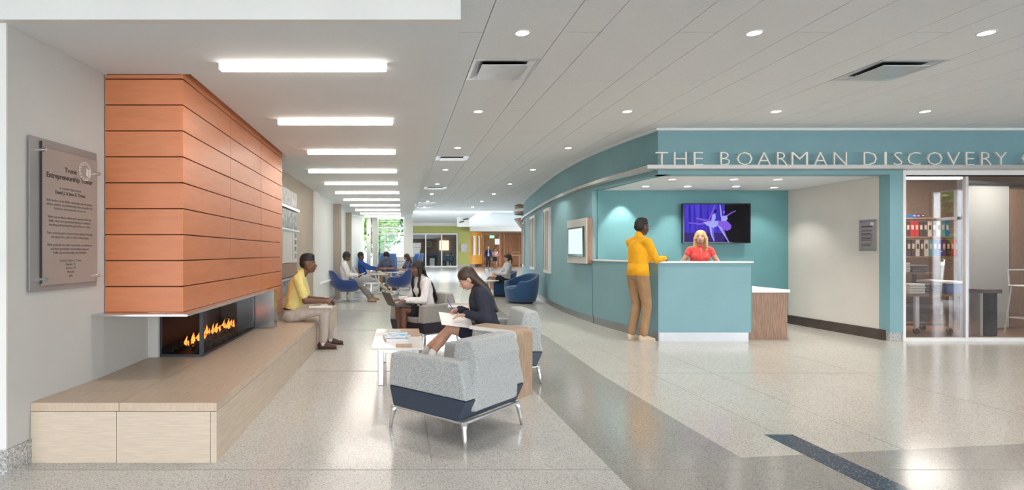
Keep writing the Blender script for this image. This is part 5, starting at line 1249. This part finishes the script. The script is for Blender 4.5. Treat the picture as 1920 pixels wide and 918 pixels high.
# man in the white shirt
L7 = (-1.40, 14.15, 0); a7 = R(0)
person('man with cropped hair in a white shirt reading in the blue tub chair', L7, a7, 1.0, pelvis=(-.02, 0, .52), lean=(2, 0), ank=((.72, .10, .13), (.66, -.10, .10)), knee=((1, 0, .9), (1, 0, .9)), wr=((.33, .10, .70), (.33, -.10, .70)), elb=((-.5, .5, -.6), (-.5, -.5, -.6)), look=(0, 22),
       skin_='skin_deep', top='white_sweat', bottom='trouser_grey', shoe='shoe_tan', hair='short', hairm='hair_black', vox=.011)
ob = thing('open_book', 'open white book in the hands of the man in the white shirt', 'book', (-.98, 14.12, .71), 0); ob.rotation_euler = (0, R(-22), 0)
mkobj('pages', B(-.11, .11, -.16, .16, 0, .012), 'paper', ob); mkobj('cover', B(-.112, .112, -.162, .162, -.005, -.0005), 'ink', ob)
# man in blue sweater
person('man in a blue sweater reclining with legs crossed in the grey tub chair', (-1.10, 17.5, 0), R(-5), 1.0, pelvis=(-.02, 0, .52), lean=(-12, 0), ank=((.75, -.02, .52), (.72, -.10, .10)), knee=((1, 0, .9), (1, 0, .9)), wr=((.38, .08, .78), (.36, -.12, .74)), elb=((-.5, .5, -.6), (-.5, -.5, -.6)), look=(0, 5),
       skin_='skin_brown', top='sweater_blue', bottom='stone_pants', shoe='shoe_sand', hair='short', hairm='hair_black', vox=.012)
person('person with curly dark hair in a slate polo sitting in the middle wing chair', (-.42, 18.72, 0), R(-100), 1.0, pelvis=(-.0, 0, .52), lean=(0, 0), ank=((.50, .12, .10), (.52, -.10, .10)), knee=((1, 0, .9), (1, 0, .9)), wr=((.30, .06, .74), (.30, -.06, .74)), elb=((-.2, .8, -.4), (-.2, -.8, -.4)), look=(0, 18),
       skin_='skin_tan', top='slate_polo', sleeve='short', bottom='khaki', shoe='shoe_brown', hair='curly', hairm='hair_black', vox=.012)
person('woman with long wavy dark hair sitting in the right wing chair', (.30, 18.5, 0), R(-160), .93, pelvis=(0, 0, .52), lean=(0, 0), ank=((.50, .10, .10), (.52, -.08, .10)), knee=((1, 0, .9), (1, 0, .9)), wr=((.32, .08, .70), (.32, -.08, .70)), elb=((-.4, .6, -.6), (-.4, -.6, -.6)), look=(0, 20),
       skin_='skin_tan', top='slate_polo', sleeve='short', bottom='black_short', legs='shorts', shoe='shoe_brown', hair='wavy', hairm='hair_brown', fem=True, vox=.012)
person('bald man in a navy jacket and sky blue shirt walking down the far hall', (7.12, 43.6, 0), R(-92), 1.03, pelvis=(0, 0, .96), ank=((.12, .10, .09), (-.10, -.10, .10)), wr=((.08, .24, .86), (.05, -.26, .86)), look=(0, 0), skin_='skin_light', top='jacket_navy', bottom='jacket_navy', shoe='white_gloss', hair='fade', hairm='skin_light', vox=.016, face=False)
fp = bpy.data.objects['person.011'] if 'person.011' in bpy.data.objects else None
person('dark haired woman in a pink print top walking beside the man in the jacket', (7.68, 43.7, 0), R(-95), .95, pelvis=(0, 0, .90), ank=((.10, .08, .09), (-.08, -.08, .10)), wr=((.16, .16, 1.0), (.20, -.10, 1.05)), look=(10, 0), skin_='skin_tan', top='pink_print', bottom='black_short', legs='skirt', shoe='shoe_brown', hair='wavy', hairm='hair_brown', fem=True, vox=.016, face=False)
for ob_ in bpy.data.objects:
    if ob_.get('label', '').startswith('bald man'):
        mkobj('shirt_front', MB().cap((.085, 0, 1.02), (.10, 0, 1.42), .085, .05, side=(0, 1, 0), fl=.5), 'sky_shirt', ob_, smooth=True)
for k, (x, y) in enumerate(((1.55, 49.4), (4.15, 49.6), (4.7, 49.3))):
    person('dim seated figure in dark clothes behind the far glass, %s' % ['at the left pane', 'at the right pane, left one', 'at the right pane, right one'][k], (x, y, .01), R(90 if k else -40), .95, pelvis=(0, 0, .52), lean=(5, 0), ank=((.40, .1, .09), (.40, -.1, .09)), knee=((1, 0, .9), (1, 0, .9)), wr=((.32, .1, .75), (.32, -.1, .75)), skin_='skin_tan', top='slate_polo', bottom='black_short', hair='short', hairm='hair_black', vox=.022, face=False)

# bake the remeshed figures
bpy.context.view_layer.update()
dg = bpy.context.evaluated_depsgraph_get()
nm = [(o, bpy.data.meshes.new_from_object(o.evaluated_get(dg))) for o in BAKE]
for o, me in nm:
    old = o.data; mt = old.materials[0]; o.modifiers.clear(); o.data = me
    me.materials.clear(); me.materials.append(mt)
    for p in me.polygons: p.use_smooth = True
    bpy.data.meshes.remove(old)
# daylight for the middle and far hall comes from lamps that are there
for y in (3.84, 7.1, 10.3, 13.5, 16.7, 19.5): area('soffit_lamp', (-.65, y, ZS-.06), 1.15, 6, sy=.06)
print('panels', pc, 'objects', len(bpy.data.objects), 'tris', sum(len(m.polygons) for m in bpy.data.meshes)*2)
